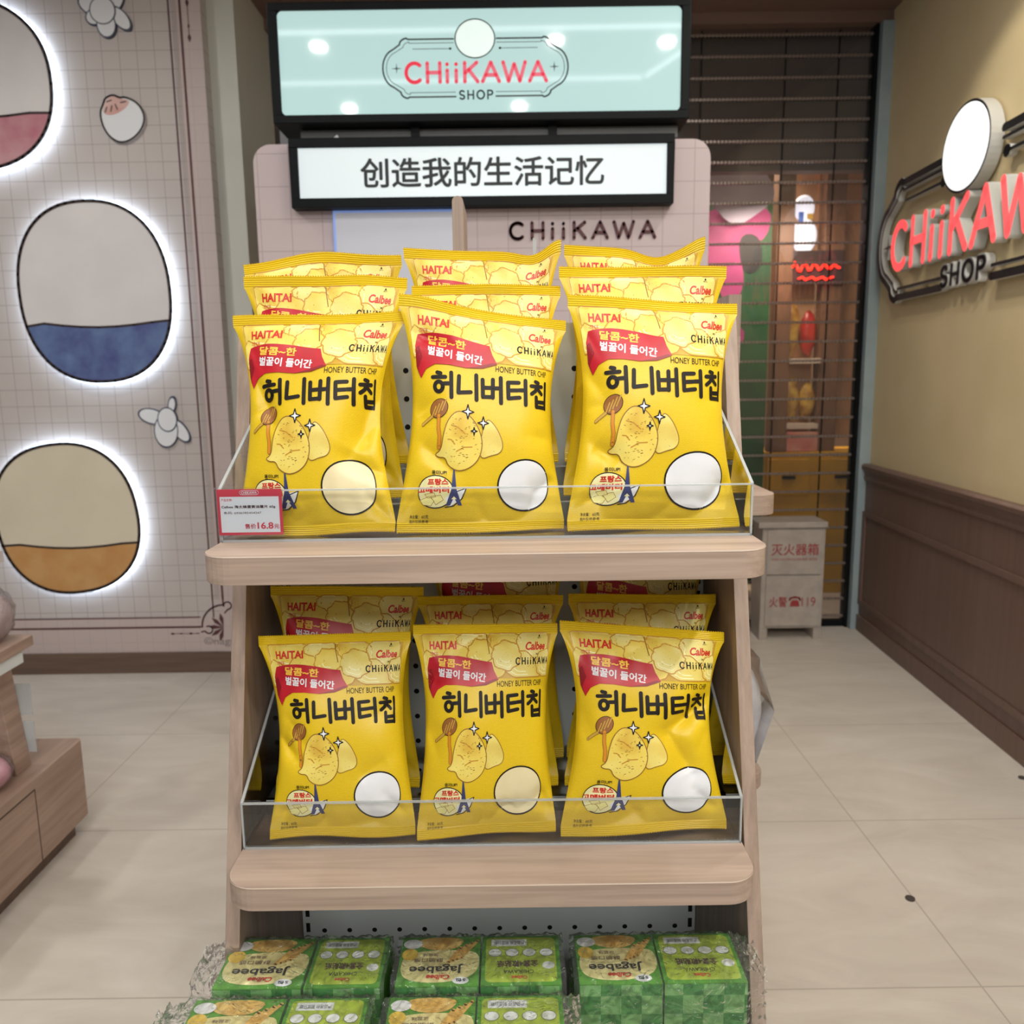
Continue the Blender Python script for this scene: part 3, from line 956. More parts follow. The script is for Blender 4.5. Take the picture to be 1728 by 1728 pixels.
tag(MB().box(.040, .046, 1.395, 1.398, 1.129, 1.575, EDGE).box(.020, .07, 1.38, 1.51, 1.128, 1.131, ACRYL).build('sign_holder'), 'thin clear acrylic upright behind the middle back bag', 'sign holder')
# plush in a clear pocket hanging on its right side
pouchb = thing('wrapped_plush', 'white plush in a clear plastic bag at the right edge of the stand', 'plush toy', (.46, 1.5, .59))
WPL = mk_noise('white_plush', (226, 224, 228), (206, 204, 212), 30, 0.9, bump=0.5)
MB().ball((.396, 1.43, .745), (.058, .05, .095), WPL, 24, 16, 0.02, 3).build('plush', pouchb)
bagm = MB()
bagm.prism([(.33, .66), (.424, .64), (.460, .76), (.430, .86), (.33, .88)], 1.37, 1.50, 'y', ACRYL)
bagm.build('clear_bag', pouchb)

# ================================================================== MAIN DISPLAY STAND
stand = thing('display_stand', 'front wooden display stand holding yellow chip bags on two shelves', 'display stand', (-0.028, 0.95, 0))


def yfront(z_):
    return 0.87 + 0.27 * (z_ - 0.80)


for x0, x1 in ((-.336, -.3195), (.2645, .281)):
    MB().prism([(yfront(0.0), 0.0), (1.145, 0.0), (1.145, 1.42), (yfront(1.42), 1.42)], x0, x1, 'x', WOODZ).build('side_panel', stand, bevel=.001)


def shelf(y0, ztop, th, name):
    o_ = MB().prism(rrect(-.318, .262, y0, 1.098, .034), ztop - th, ztop, 'z', WOODX).build(name, stand, bevel=.0012)
    e = MB()                                    # pale edge line along the top
    pts = arc(-.318 + .034, y0 + .034, .0345, .0345, 180, 270, 8) + arc(.262 - .034, y0 + .034, .0345, .0345, 270, 360, 8)
    for (xa, ya), (xb, yb) in zip(pts, pts[1:]):
        e.add([(xa, ya, ztop - .0016), (xb, yb, ztop - .0016), (xb, yb, ztop - .0002), (xa, ya, ztop - .0002)], [(0, 1, 2, 3)], WOODE)
    e.build('edge_band', o_)
    return o_


shelf(.800, 1.177, .030, 'upper_shelf')
shelf(.800, .814, .028, 'lower_shelf')
MB().prism(rrect(-.318, .262, .64, .885, .034), .555, .585, 'z', WOODX).build('deck_shelf', stand, bevel=.0012)
MB().box(-.3185, .2635, .72, .880, .0, .555, SKIRT).build('base', stand)
MB().box(-.3185, .2635, 1.100, 1.112, .0, 1.42, PEGM).build('back_board', stand)
hl = MB()
pgp = Plane((0, 1.100, 0), (1, 0, 0), (0, 0, 1), (0, -1, 0))
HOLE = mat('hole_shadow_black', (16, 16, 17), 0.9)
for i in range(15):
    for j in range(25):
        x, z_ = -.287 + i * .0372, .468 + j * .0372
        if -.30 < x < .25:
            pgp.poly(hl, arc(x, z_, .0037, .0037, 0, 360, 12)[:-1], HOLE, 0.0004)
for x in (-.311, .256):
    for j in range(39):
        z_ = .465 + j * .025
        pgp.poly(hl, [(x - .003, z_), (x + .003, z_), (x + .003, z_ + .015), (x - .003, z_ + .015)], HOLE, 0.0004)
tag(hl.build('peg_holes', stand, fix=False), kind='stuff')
BRK = mat('white_bracket', (226, 224, 218), 0.4)
for zb in (1.147, .786):
    for x in (-.3185, .2635):
        MB().prism([(.84, zb), (1.09, zb), (1.09, zb - .05), (.87, zb - .014)], x - .0012, x + .0012, 'x', BRK).build('shelf_bracket', stand)


def tray(zb, name, label):
    t_ = thing(name, label, 'tray', (-.028, .98, zb), 'clear shelf trays')
    x0, x1, ya, yb = -.3165, .2605, .873, 1.095
    th = .003

    def plate(nm, mb):
        return mb.build(nm, t_, fix=False)
    lip = MB()
    lip.box(x0, x1, ya, ya + th, zb, zb + .056, ACRYL)
    plate('front_lip', lip)
    ed = MB()
    ed.box(x0, x1, ya - .0002, ya + th, zb + .0555, zb + .0572, EDGE)
    ed.box(x0, x0 + .0022, ya - .0004, ya + th, zb, zb + .0565, EDGE)
    ed.box(x1 - .0022, x1, ya - .0004, ya + th, zb, zb + .0565, EDGE)
    ed.box(x0, x1, ya - .0004, ya + .0035, zb, zb + .0028, EDGE)
    plate('lip_edge', ed)
    plate('floor_plate', MB().box(x0, x1, ya, yb, zb, zb + th, ACRYL))
    for xs in (x0, x1 - th):
        s_ = MB()
        prof_ = [(ya, zb), (yb, zb), (yb, zb + .17), (ya, zb + .056)]
        s_.prism(prof_, xs, xs + th, 'x', ACRYL)
        p_ = plate('side_plate', s_)
        e_ = MB()
        e_.prism([(ya, zb + .0555), (yb, zb + .1695), (yb, zb + .172), (ya, zb + .058)], xs - .0001, xs + th + .0001, 'x', EDGE)
        e_.build('cut_edge', p_, fix=False)
    return t_


tray(1.177, 'acrylic_tray', 'clear acrylic tray with low front lip on the upper shelf')
tray(.814, 'acrylic_tray', 'clear acrylic tray with low front lip on the lower shelf')


def risers(zb, hs, label):
    for (ya, yb, h), lab in zip(hs, label):
        m_ = MB().box(-.31, .254, ya, yb, zb + .0032, zb + h, ACRYL)
        m_.box(-.31, .254, ya - .0004, ya + .0006, zb + h - .0016, zb + h, EDGE)
        tag(m_.build('tray_step', fix=False), lab, 'step', 'clear tray steps')


risers(1.177, ((.945, 1.012, .030), (1.014, 1.090, .064)), ('clear step in the upper tray under the second row of bags', 'taller clear step in the upper tray under the last row of bags'))
risers(.814, ((.945, 1.090, .022),), ('clear step in the lower tray under the rear bags',))

# price card on the upper tray lip
pc_ = thing('price_card', 'red edged price card clipped to the upper tray at its left end', 'price tag', (-.282, .868, 1.186))
PRED = mat('card_red', (212, 58, 78), 0.4)
cp = Plane((0, .8700, 0), (1, 0, 0), (0, 0, 1), (0, -1, 0))
MB().box(-.317, -.2475, .8700, .8712, 1.1855, 1.2355, PRED).build('card', pc_)
MB().box(-.3185, -.2462, .8685, .8690, 1.1835, 1.2375, ACRYL).box(-.3185, -.2462, .8712, .8722, 1.1835, 1.2375, ACRYL).build('clear_sleeve', pc_, fix=False)
m_ = MB()
cp.poly(m_, smooth_loop([(-.314, 1.1885), (-.2505, 1.1885), (-.2505, 1.228), (-.314, 1.228)], 2) if False else [(-.314, 1.1885), (-.2505, 1.1885), (-.2505, 1.2275), (-.314, 1.2275)], WHITEP, .0002)
m_.build('white_field', pc_, fix=False)
m_ = MB()
cp.pieces(m_, stroke(arc(-.290, 1.2318, .0022, .0022, 90, 270, 6) + arc(-.274, 1.2318, .0022, .0022, -90, 90, 6), .0005, closed=True), WHITEP, .0003)
cp.text(m_, 'CHIIKAWA', -.2905, -.2735, 1.2304, 1.2331, WHITEP, .0003, bold=.02)
cp.text(m_, '产品名称:', -.3125, -.3005, 1.2225, 1.2255, PRED, .0004)
cp.text(m_, 'Calbee 海太蜂蜜黄油薯片 60g', -.3125, -.2545, 1.2145, 1.2183, MAROON, .0004, bold=.01)
cp.text(m_, '条码: 6936785454247', -.3105, -.2700, 1.2085, 1.2115, MAROON, .0004)
cp.text(m_, '售价', -.2885, -.2765, 1.1925, 1.1980, PRED, .0004, bold=.01)
cp.text(m_, '16.8', -.2750, -.2578, 1.1922, 1.1995, PRED, .0004, bold=.025)
cp.text(m_, '元', -.2570, -.2515, 1.1925, 1.1972, PRED, .0004, bold=.01)
m_.build('lettering', pc_, fix=False)

# ================================================================== CHIP BAGS


def mk_yellow():
    m = mat('yellow_bag_film', (228, 196, 30), 0.38, spec=0.4)
    t = NT(m)
    v = t.coords('UV', (1, 1, 1))
    br = t.add('ShaderNodeTexBrick')
    br.inputs['Scale'].default_value = 1.0
    br.inputs['Brick Width'].default_value = .0042
    br.inputs['Row Height'].default_value = .0017
    br.inputs['Mortar Size'].default_value = .0003
    br.inputs['Mortar Smooth'].default_value = 1.0
    br.inputs['Color1'].default_value = (*lin((230, 198, 32)), 1)
    br.inputs['Color2'].default_value = (*lin((226, 190, 26)), 1)
    br.inputs['Mortar'].default_value = (*lin((206, 164, 16)), 1)
    t.link(v, br.inputs['Vector'])
    n = t.add('ShaderNodeTexNoise', i_Scale=900.0, i_Detail=2.0)
    t.link(v, n.inputs['Vector'])
    r = t.ramp(n.outputs[0], [(.35, (220, 180, 18)), (.65, (236, 206, 44))])
    mx = t.add('ShaderNodeMix', data_type='RGBA', blend_type='MULTIPLY')
    mx.inputs[0].default_value = 0.0
    mx2 = t.add('ShaderNodeMix', data_type='RGBA')
    mx2.inputs[0].default_value = 0.4
    t.link(br.outputs['Color'], mx2.inputs[6])
    t.link(r.outputs[0], mx2.inputs[7])
    t.link(mx2.outputs[2], t.b.inputs['Base Color'])
    n2 = t.add('ShaderNodeTexNoise', i_Scale=120.0, i_Detail=2.0)
    t.link(v, n2.inputs['Vector'])
    t.bump(n2.outputs[0], 0.06, 0.002)
    return m


YELF = mk_yellow()
SEALM = mat('yellow_seal_film', (230, 196, 30), 0.36, spec=0.45)


def mk_photo(name, a, b, c, sc):
    """printed crisps: soft cream cells with toasted rims and specks"""
    m = mat(name, a, 0.38, spec=0.4)
    t = NT(m)
    v = t.coords('UV', (1, 1, 1))
    n0 = t.add('ShaderNodeTexNoise', i_Scale=sc * 1.5, i_Detail=3.0)
    t.link(v, n0.inputs['Vector'])
    va = t.add('ShaderNodeMix', data_type='VECTOR')
    va.inputs[0].default_value = 0.012
    t.link(v, va.inputs[4])
    t.link(n0.outputs[1], va.inputs[5])
    vo = t.add('ShaderNodeTexVoronoi', i_Scale=sc)
    vo.feature = 'SMOOTH_F1'
    t.link(va.outputs[1], vo.inputs['Vector'])
    r = t.ramp(vo.outputs['Distance'], [(0.15, a), (0.55, b), (0.85, c)])
    n = t.add('ShaderNodeTexNoise', i_Scale=420.0, i_Detail=2.0)
    t.link(v, n.inputs['Vector'])
    r2 = t.ramp(n.outputs[0], [(0.27, (120, 92, 30)), (0.33, (255, 255, 255))])
    mx = t.add('ShaderNodeMix', data_type='RGBA', blend_type='MULTIPLY')
    mx.inputs[0].default_value = 0.8
    t.link(r.outputs[0], mx.inputs[6])
    t.link(r2.outputs[0], mx.inputs[7])
    t.link(mx.outputs[2], t.b.inputs['Base Color'])
    return m


PHOTO = mk_photo('printed_crisp_photo', (226, 192, 76), (206, 162, 48), (176, 126, 34), 55)
CRISP1 = mk_photo('printed_crisp_pale', (238, 226, 148), (232, 212, 112), (208, 170, 66), 38)
CRISP2 = mk_photo('printed_crisp_gold', (240, 222, 120), (232, 204, 88), (208, 162, 54), 44)
CRISPO = mat('printed_crisp_outline', (142, 98, 30), 0.45)
CRISPL = mat('printed_crisp_light', (250, 244, 190), 0.45)
CRISPS = mat('printed_crisp_crease', (196, 142, 40), 0.45)
RIB = mk_noise('ribbon_red', (196, 30, 44), (184, 24, 38), 60, 0.38)
RIBD = mat('ribbon_dark_red', (142, 18, 30), 0.4)
LOGOR = mat('logo_red', (206, 44, 34), 0.4)
GOLDT = mat('ribbon_gold_lettering', (250, 206, 74), 0.4)
TITLE = mat('title_dark_brown', (30, 23, 18), 0.5, spec=.25)
WHITEB = mk_noise('white_bag_print', (236, 237, 240), (230, 231, 236), 30, 0.4)
CREAMB = mk_noise('cream_bag_print', (236, 222, 178), (230, 214, 168), 30, 0.4)
HONEY = mat('honey_orange', (214, 136, 28), 0.4)
HONEYD = mat('honey_dark', (148, 92, 40), 0.45)
HANDLE = mat('dipper_wood', (196, 156, 62), 0.45)
BADGE = mat('badge_cream', (240, 234, 176), 0.45)
BUTTER = mat('butter_pale', (236, 228, 150), 0.45)
TOWER = mat('tower_navy', (54, 60, 110), 0.45)

BW, BH = 0.200, 0.270      # bag sheet size used for proportions


class Flat:
    """2D print in bag coordinates: u across 0..1, v down 0..1 (stored as x = u*BW, y = v*BH)"""

    def __init__(s):
        s.bm = bmesh.new()
        s.mats = []

    def mi(s, m):
        if m not in s.mats:
            s.mats.append(m)
        return s.mats.index(m)

    def faces(s, vs, fs, m, layer):
        bv = [s.bm.verts.new((x * BW, y * BH, layer)) for x, y in vs]
        k = s.mi(m)
        for fc in fs:
            try:
                q = s.bm.faces.new([bv[i] for i in fc])
                q.material_index = k
            except ValueError:
                pass

    def poly(s, pts, m, layer):
        tri = tessellate_polygon([[Vector((x * BW, y * BH, 0)) for x, y in pts]])
        s.faces(pts, [tuple(t) for t in tri], m, layer)

    def line(s, pts, w, m, layer, closed=False, nd=8):
        """w in metres"""
        q = [(x * BW, y * BH) for x, y in pts]
        for pc in stroke(q, w, closed=closed, nd=nd):
            s.faces([(x / BW, y / BH) for x, y in pc], [tuple(range(len(pc)))], m, layer)

    def text(s, txt, u0, u1, v0, v1, m, layer, bold=0.0, shear=0.0, rot=0.0):
        for k, (vs, fs) in enumerate(fit_all(bold_copies(txt, bold, shear), u0, u1, v1, v0, rot)):
            s.faces(vs, fs, m, layer + .08 * k)

    def cut(s, du=0.0030, dv=0.0030):
        """slice along a fine grid so that it can follow the bulging bag"""
        x = du
        while x < BW:
            g = s.bm.verts[:] + s.bm.edges[:] + s.bm.faces[:]
            bmesh.ops.bisect_plane(s.bm, geom=g, plane_co=(x, 0, 0), plane_no=(1, 0, 0), dist=1e-7)
            x += du
        y = dv
        while y < BH:
            g = s.bm.verts[:] + s.bm.edges[:] + s.bm.faces[:]
            bmesh.ops.bisect_plane(s.bm, geom=g, plane_co=(0, y, 0), plane_no=(0, 1, 0), dist=1e-7)
            y += dv
        s.v = np.array([v.co[:] for v in s.bm.verts])
        s.bm.verts.index_update()
        s.f = [tuple(v.index for v in fc.verts) for fc in s.bm.faces]
        s.m = [fc.material_index for fc in s.bm.faces]
        s.bm.free()
        return s


def ell(cu, cv, ru, rv, a0=0, a1=360, n=32, tilt=0.0):
    o = []
    for i in range(n):
        a = math.radians(a0 + (a1 - a0) * i / n)
        x, y = ru * math.cos(a) * BW, rv * math.sin(a) * BH
        o.append((cu + (x * math.cos(tilt) - y * math.sin(tilt)) / BW, cv + (x * math.sin(tilt) + y * math.cos(tilt)) / BH))
    return o


AS = BW / BH


def art_photo():
    fl = Flat()
    fl.poly([(0.0, 0.055), (1, 0.055), (1, .262), (0, .262)], PHOTO, 1)
    rnd = random.Random(5)
    crisps = [(.18, .10, .16, .10), (.42, .10, .12, .075), (.62, .12, .13, .10), (.84, .11, .13, .10), (.50, .20, .14, .07), (.75, .21, .15, .07), (.30, .17, .10, .07), (.95, .20, .1, .07), (.46, .14, .085, .065), (.64, .155, .10, .07), (.08, .20, .1, .07)]
    for i, (a, b, c, d) in enumerate(crisps):
        t = rnd.uniform(-.6, .6)
        e = ell(a, b, c, d, n=28, tilt=t)
        e = [(x + .006 * math.sin(9 * j / 28 * 2 * PI + i), min(max(y + .005 * math.sin(7 * j / 28 * 2 * PI + 2 * i), .050), .260)) for j, (x, y) in enumerate(e)]
        e = [(min(max(x, 0.002), .998), y) for x, y in e]
        fl.poly(e, CRISP1 if i % 2 else CRISP2, 2 + i * 0.12)
        fl.line(e, .0016, CRISPS, 2.05 + i * 0.12, True, 6)
        cc = (a, b)
        for kk in (.45, .75):
            fl.line([(cc[0] + (x - cc[0]) * kk, cc[1] + (y - cc[1]) * kk) for x, y in e[3 + i % 4:11 + i % 4]], .0012, CRISPL, 2.06 + i * 0.12, False, 6)
    fl.line([(.505, .055), (.515, .10), (.525, .145)], .0012, CRISPO, 4)
    fl.text('HAITAI', .10, .30, .082, .122, LOGOR, 5, bold=.035)
    fl.text('해태', .105, .165, .134, .158, LOGOR, 5)
    fl.text('Calbee', .775, .935, .092, .132, LOGOR, 5, bold=.03, shear=.25)
    fl.text('×', .85, .87, .146, .156, TITLE, 5)
    q = glyphs('CHiiKAWA', 0, 0, .285 * BW, .030 * BH, .0016, .30)
    for pc in q:
        fl.faces([(.705 + x / BW, .198 - y / BH) for x, y in pc], [tuple(range(len(pc)))], TITLE, 5)
    fl.poly([(.872, .068), (.888, .068), (.880, .056)], TITLE, 5)
    fl.text('撕开口', .866, .894, .070, .077, TITLE, 5)
    return fl.cut()


def art_ribbon():
    fl = Flat()
    up_ = [(.055, .215)] + [(.09 + .45 * i / 12, .158 - .018 * math.sin(i / 12 * PI * 1.25 + .35) + .010) for i in range(13)]
    lo_ = [(.585, .268), (.50, .292), (.40, .297), (.30, .288), (.22, .288), (.16, .31), (.115, .352), (.075, .30)]
    pts = up_ + [(.555, .225)] + lo_
    fl.poly(pts, RIB, 6)
    fl.poly([(.055, .225), (.10, .21), (.13, .26), (.085, .31), (.115, .352), (.06, .30)], RIBD, 6.3)
    fl.poly([(.40, .297), (.50, .292), (.585, .268), (.56, .262), (.48, .282)], RIBD, 6.3)
    fl.text('달콤~한', .170, .400, .168, .208, GOLDT, 7, bold=.03, rot=.07)
    fl.text('벌꿀이 들어간', .170, .500, .222, .264, WHITEB, 7, bold=.03, rot=.09)
    return fl.cut()


def art_title():
    fl = Flat()
    G = [
        [[(.26, .00), (.40, .03)], [(.06, .20), (.60, .17)], arc(.33, .57, .17, .20, 0, 360, 16), [(.56, .44), (.85, .42)], [(.84, -.02), (.86, .98)]],
        [[(.14, .08), (.12, .76), (.62, .70)], [(.84, -.02), (.86, 1.0)]],
        [[(.08, .12), (.10, .84)], [(.50, .08), (.50, .84)], [(.10, .45), (.50, .43)], [(.10, .83), (.50, .81)], [(.52, .44), (.80, .42)], [(.82, -.02), (.84, 1.04)]],
        [[(.54, .10), (.10, .13), (.12, .80), (.58, .73)], [(.12, .46), (.50, .43)], [(.56, .42), (.80, .40)], [(.82, -.02), (.84, 1.02)]],
        [[(.26, -.04), (.40, .00)], [(.06, .17), (.60, .14)], [(.34, .17), (.26, .36), (.08, .50)], [(.34, .24), (.60, .46)], [(.84, -.04), (.85, .52)], [(.30, .62), (.32, 1.04)], [(.84, .60), (.84, 1.06)], [(.32, .82), (.84, .80)], [(.32, 1.03), (.84, 1.03)]],
    ]
    for i, g in enumerate(G):
        for st in g:
            fl.line([(.195 + (i * 1.02 + x) * .1435, .325 + y * .108 + .002 * i) for x, y in st], .0047, TITLE, 3, nd=10)
    return fl.cut()


def art_small():
    fl = Flat()
    vs, fs = font_tris('HONEY BUTTER CHIP')
    fl.faces(fit(vs, .575, .905, .301, .274), fs, TITLE, 3)
    fl.text('净含量：60克', .05, .185, .925, .940, TITLE, 3)
    fl.text('图片仅供参考', .05, .185, .945, .958, TITLE, 3)
    return fl.cut()


def art_crisps():
    fl = Flat()
    sm = smooth_loop([(.48, .66), (.50, .57), (.525, .515), (.56, .53), (.60, .575), (.625, .63), (.605, .665), (.55, .675), (.50, .69)], 2)
    fl.poly(sm, CRISP1, 3)
    fl.line(sm, .0009, CRISPO, 4, True, 6)
    bg = smooth_loop([(.22, .672), (.26, .655), (.272, .59), (.30, .525), (.355, .485), (.42, .50), (.475, .55), (.505, .62), (.485, .69), (.43, .73), (.36, .745), (.30, .72), (.285, .685), (.245, .685)], 2)
    fl.poly(bg, CRISP2, 5)
    fl.line(bg, .0011, CRISPO, 6, True, 6)
    rnd = random.Random(3)
    for _ in range(46):
        a, r = rnd.uniform(0, 2 * PI), math.sqrt(rnd.random()) * .095
        x, y = .385 + r * math.cos(a), .62 + r * math.sin(a) * 1.15
        fl.line([(x, y), (x + rnd.uniform(.004, .012), y + rnd.uniform(-.004, .004))], .0006, CRISPO, 6.5, nd=5)
    for a, b in (((.32, .55), (.40, .585)), ((.35, .66), (.44, .64)), ((.30, .61), (.34, .63))):
        fl.line([a, ((a[0] + b[0]) / 2, (a[1] + b[1]) / 2 - .008), b], .0014, CRISPS, 6.4, nd=6)
    # honey dipper
    fl.line([(.135, .55), (.225, .505)], .0040, CRISPO, 6)
    fl.line([(.135, .55), (.225, .505)], .0028, HANDLE, 6.2)
    dp = ell(.245, .480, .060, .036, tilt=-.9)
    fl.poly(dp, HONEYD, 6.4)
    fl.line(dp, .0007, TITLE, 6.6, True, 6)
    for k in range(4):
        t = -.032 + k * .021
        fl.line([(.245 + t - .012, .480 + .024 - t * .5), (.245 + t + .014, .480 - .024 - t * .5)], .0013, HANDLE, 6.7, nd=6)
    fl.line([(.245, .51), (.243, .56), (.250, .60), (.246, .645)], .0044, CRISPO, 6.6)
    fl.line([(.245, .51), (.243, .56), (.250, .60), (.246, .645)], .0033, HONEY, 6.8)
    for (a, b, r) in ((.415, .490, .042), (.505, .535, .038), (.452, .572, .022)):
        q = [(a + (r if i % 2 == 0 else r * .32) * math.cos(PI / 4 * i) * .82, b + (r if i % 2 == 0 else r * .32) * math.sin(PI / 4 * i) * AS) for i in range(8)]
        fl.poly(q, WHITEB, 7)
        fl.line(q, .0013, TITLE, 8, True, 6)
    return fl.cut()


def art_badge():
    fl = Flat()
    b = ell(.225, .830, .110, .068)
    fl.poly(b, BADGE, 3)
    fl.line(b, .0012, TITLE, 4, True, 6)
    for q in ([(.13, .865), (.19, .85), (.22, .87), (.20, .89), (.15, .885)], [(.20, .85), (.26, .845), (.275, .865), (.23, .885)], [(.16, .84), (.22, .835), (.23, .852), (.18, .857)]):
        fl.poly(q, BUTTER, 4.2)
        fl.line(q, .0005, CRISPO, 4.4, True, 5)
    fl.poly([(.285, .86), (.335, .825), (.41, .815), (.375, .865), (.31, .895)], WHITEB, 4.1)
    fl.line([(.285, .895), (.335, .89), (.385, .86), (.41, .815), (.335, .835)], .0011, TITLE, 4.5, nd=6)
    fl.poly([(.333, .735), (.341, .735), (.352, .82), (.385, .888), (.362, .888), (.338, .855), (.315, .888), (.290, .888), (.322, .82)], TOWER, 5)
    fl.poly([(.322, .862), (.354, .862), (.338, .85)], BADGE, 5.2)
    fl.text('프랑스', .18, .305, .775, .803, LOGOR, 6, bold=.05)
    fl.text('고메버터', .115, .310, .808, .836, LOGOR, 6, bold=.05)
    fl.text('풍미UP!', .205, .295, .740, .758, TITLE, 6, bold=.02)
    return fl.cut()


def art_patch(kind):
    """plain oval colour patch"""
    fl = Flat()
    cu, cv, ru, rv, tl, m = {0: (.73, .80, .175, .118, -.08, CREAMB), 1: (.76, .80, .165, .112, -.20, WHITEB), 2: (.735, .80, .185, .120, .06, WHITEB)}[kind]
    e = ell(cu, cv, ru, rv, n=40, tilt=tl)
    fl.poly(e, m, 3)
    fl.line(e, .0020, TITLE, 4, True, 8)
    return fl.cut()


ART = {'crisp_photo_band': art_photo(), 'red_ribbon': art_ribbon(), 'title_lettering': art_title(), 'small_lettering': art_small(), 'crisp_picture': art_crisps(), 'butter_badge': art_badge()}
PATCH = [art_patch(i) for i in range(3)]

VS0, VS1 = .055, .953        # seal limits along the height


class Bag:
    def __init__(s, TL, TR, BL, BR, T=.026, pinch=.17, seed=0, creases=(), topbend=(), botwave=.004, patch=0, skew=0.0):
        s.c = [np.array(p, float) for p in (TL, TR, BL, BR)]
        pinch += .025
        s.T, s.pinch, s.topbend, s.botwave, s.skew = T, pinch, topbend, botwave, skew
        ex = (s.c[1] - s.c[0]) + (s.c[3] - s.c[2])
        ey = (s.c[2] - s.c[0]) + (s.c[3] - s.c[1])
        n = np.cross(ex, ey)
        n /= np.linalg.norm(n)
        s.n = n if n[1] < 0 else -n
        r = np.random.RandomState(seed)
        s.ph = r.uniform(0, 2 * PI, 12)
        s.am = r.uniform(.5, 1.0, 12)
        cr = [(a, b, c, d, e * 1.4, w) for a, b, c, d, e, w in creases]                      # every bag: pulls from its corners and dents in its sides
        j = lambda a, b: float(r.uniform(a, b))
        cr += [(.02, .05, j(.12, .22), j(.16, .30), j(.002, .004), .007), (.98, .05, j(.76, .88), j(.16, .30), j(.002, .004), .007),
               (.02, .95, j(.10, .26), j(.74, .86), j(.003, .006), .008), (.98, .95, j(.72, .88), j(.74, .86), j(.003, .006), .008),
               (.04, j(.3, .6), j(.16, .30), j(.4, .6), j(.002, .005), .009), (.96, j(.3, .6), j(.72, .86), j(.4, .6), j(.002, .005), .009),
               (j(.3, .7), .97, j(.3, .7), j(.82, .9), j(.002, .004), .007), (j(.3, .7), .05, j(.3, .7), j(.12, .2), j(.001, .003), .007)]
        s.creases = cr

    def mid(s, v):
        return np.clip((v - VS0) / (VS1 - VS0), 0, 1)

    def squeeze(s, v):
        q = s.mid(v)
        return 1 - s.pinch * np.sin(PI * np.clip(q, 0, 1) ** .80) ** 1.0

    def surf(s, u, v, side=1.0, off=0.0, sheet=False):
        """u: apparent position across, v: down; sheet=True when u is measured along the film"""
        u, v = np.asarray(u, float), np.asarray(v, float)
        sq = s.squeeze(v)
        q = s.mid(v)
        if sheet:
            su = 2 * u - 1
            x = .5 + su / 2 * sq
        else:
            x = u
            su = (u - .5) * 2 / sq
            su = su / (1 + np.abs(su) ** 7) ** (1 / 7.0)
            x = .5 + su / 2 * sq
            u = .5 + su / 2
        x = x + s.skew * np.sin(PI * q)
        pv = np.sin(PI * q ** .92) ** .72
        pu = np.clip(1 - np.abs(su) ** 3.0, 0, 1) ** .55
        d = s.T * pv * pu
        env = pv * np.clip(1 - np.abs(su) ** 6, 0, 1)
        # broad dents and fine tension ripples running in from the seals
        d = d + env * s.T * (.10 * s.am[0] * np.sin(5.0 * u + s.ph[0]) * np.sin(4.2 * v + s.ph[1]) + .06 * s.am[1] * np.sin(9 * u + 5 * v + s.ph[2]) + .035 * s.am[2] * np.sin(16 * v - 7 * u + s.ph[3]))
        rip = np.exp(-q / .10) + np.exp(-(1 - q) / .10)
        inside = ((q > 0) & (q < 1)) * 1.0
        d = d + inside * np.minimum(rip, 1) * .0021 * ((1 - 1.6 * np.abs(np.sin(11 * u + 1.5 * v + s.ph[4]))) * s.am[4] + .5 * np.sin(41 * u - 9 * v + s.ph[5])) * np.clip(np.sin(PI * q) * 4, 0, 1)
        # named creases: (u0, v0, u1, v1, depth, width)
        for (a0, b0, a1, b1, dep, wd_) in s.creases:
            ax, ay, bx, by = a0 * BW, b0 * BH, a1 * BW, b1 * BH
            px, py = x * BW, v * BH
            dx, dy = bx - ax, by - ay
            L2 = dx * dx + dy * dy
            t = np.clip(((px - ax) * dx + (py - ay) * dy) / L2, 0, 1)
            dist = np.hypot(px - ax - t * dx, py - ay - t * dy)
            d = d - dep * np.exp(-(dist / wd_) ** 1.4) * np.sin(PI * np.clip(t, .06, .94)) ** .5 * inside * np.clip(pu * 1.5, 0, 1)
        d = np.maximum(d, .16 * s.T * pv * pu)
        if side < 0:
            d = -np.maximum(d, 0) * .8
        P = (s.c[0][None] * ((1 - x) * (1 - v))[:, None] + s.c[1][None] * (x * (1 - v))[:, None] + s.c[2][None] * ((1 - x) * v)[:, None] + s.c[3][None] * (x * v)[:, None])
        # seals bend back and forth
        wt = np.clip((VS0 + .10 - v) / .14, 0, 1) ** 1.5
        wb = np.clip((v - VS1 + .08) / .12, 0, 1) ** 1.5
        d = d + wb * .005 + wt * .0045 * np.sin(5.5 * u + s.ph[6]) + wb * s.botwave * np.sin(7.0 * u + s.ph[7])
        up_ = np.zeros_like(u)
        for (uc, amp, w_) in s.topbend:
            up_ = up_ + amp * np.exp(-((u - uc) / w_) ** 2) * np.clip((.30 - v) / .30, 0, 1)
        up_ = up_ + wb * s.botwave * .3 * (1 + np.sin(6.0 * u + s.ph[8]))
        P = P + s.n[None] * (d + off)[:, None]
        P[:, 2] += up_ - wb * .003
        return P


def mesh_obj(name, P, F, mi, mats, parent, uv=None, smooth=True):
    me = bpy.data.meshes.new(name)
    me.from_pydata(P.tolist(), [], F)
    for m in mats:
        me.materials.append(m)
    if mi is not None:
        me.polygons.foreach_set('material_index', mi)
    me.polygons.foreach_set('use_smooth', [smooth] * len(F))
    if uv is not None:
        ul = me.uv_layers.new(name='sheet')
        li = np.zeros(len(me.loops), dtype=np.int32)
        me.loops.foreach_get('vertex_index', li)
        ul.data.foreach_set('uv', np.asarray(uv)[li].astype(np.float32).ravel())
    me.update()
    o = bpy.data.objects.new(name, me)
    COL.objects.link(o)
    o.parent = parent
    return o


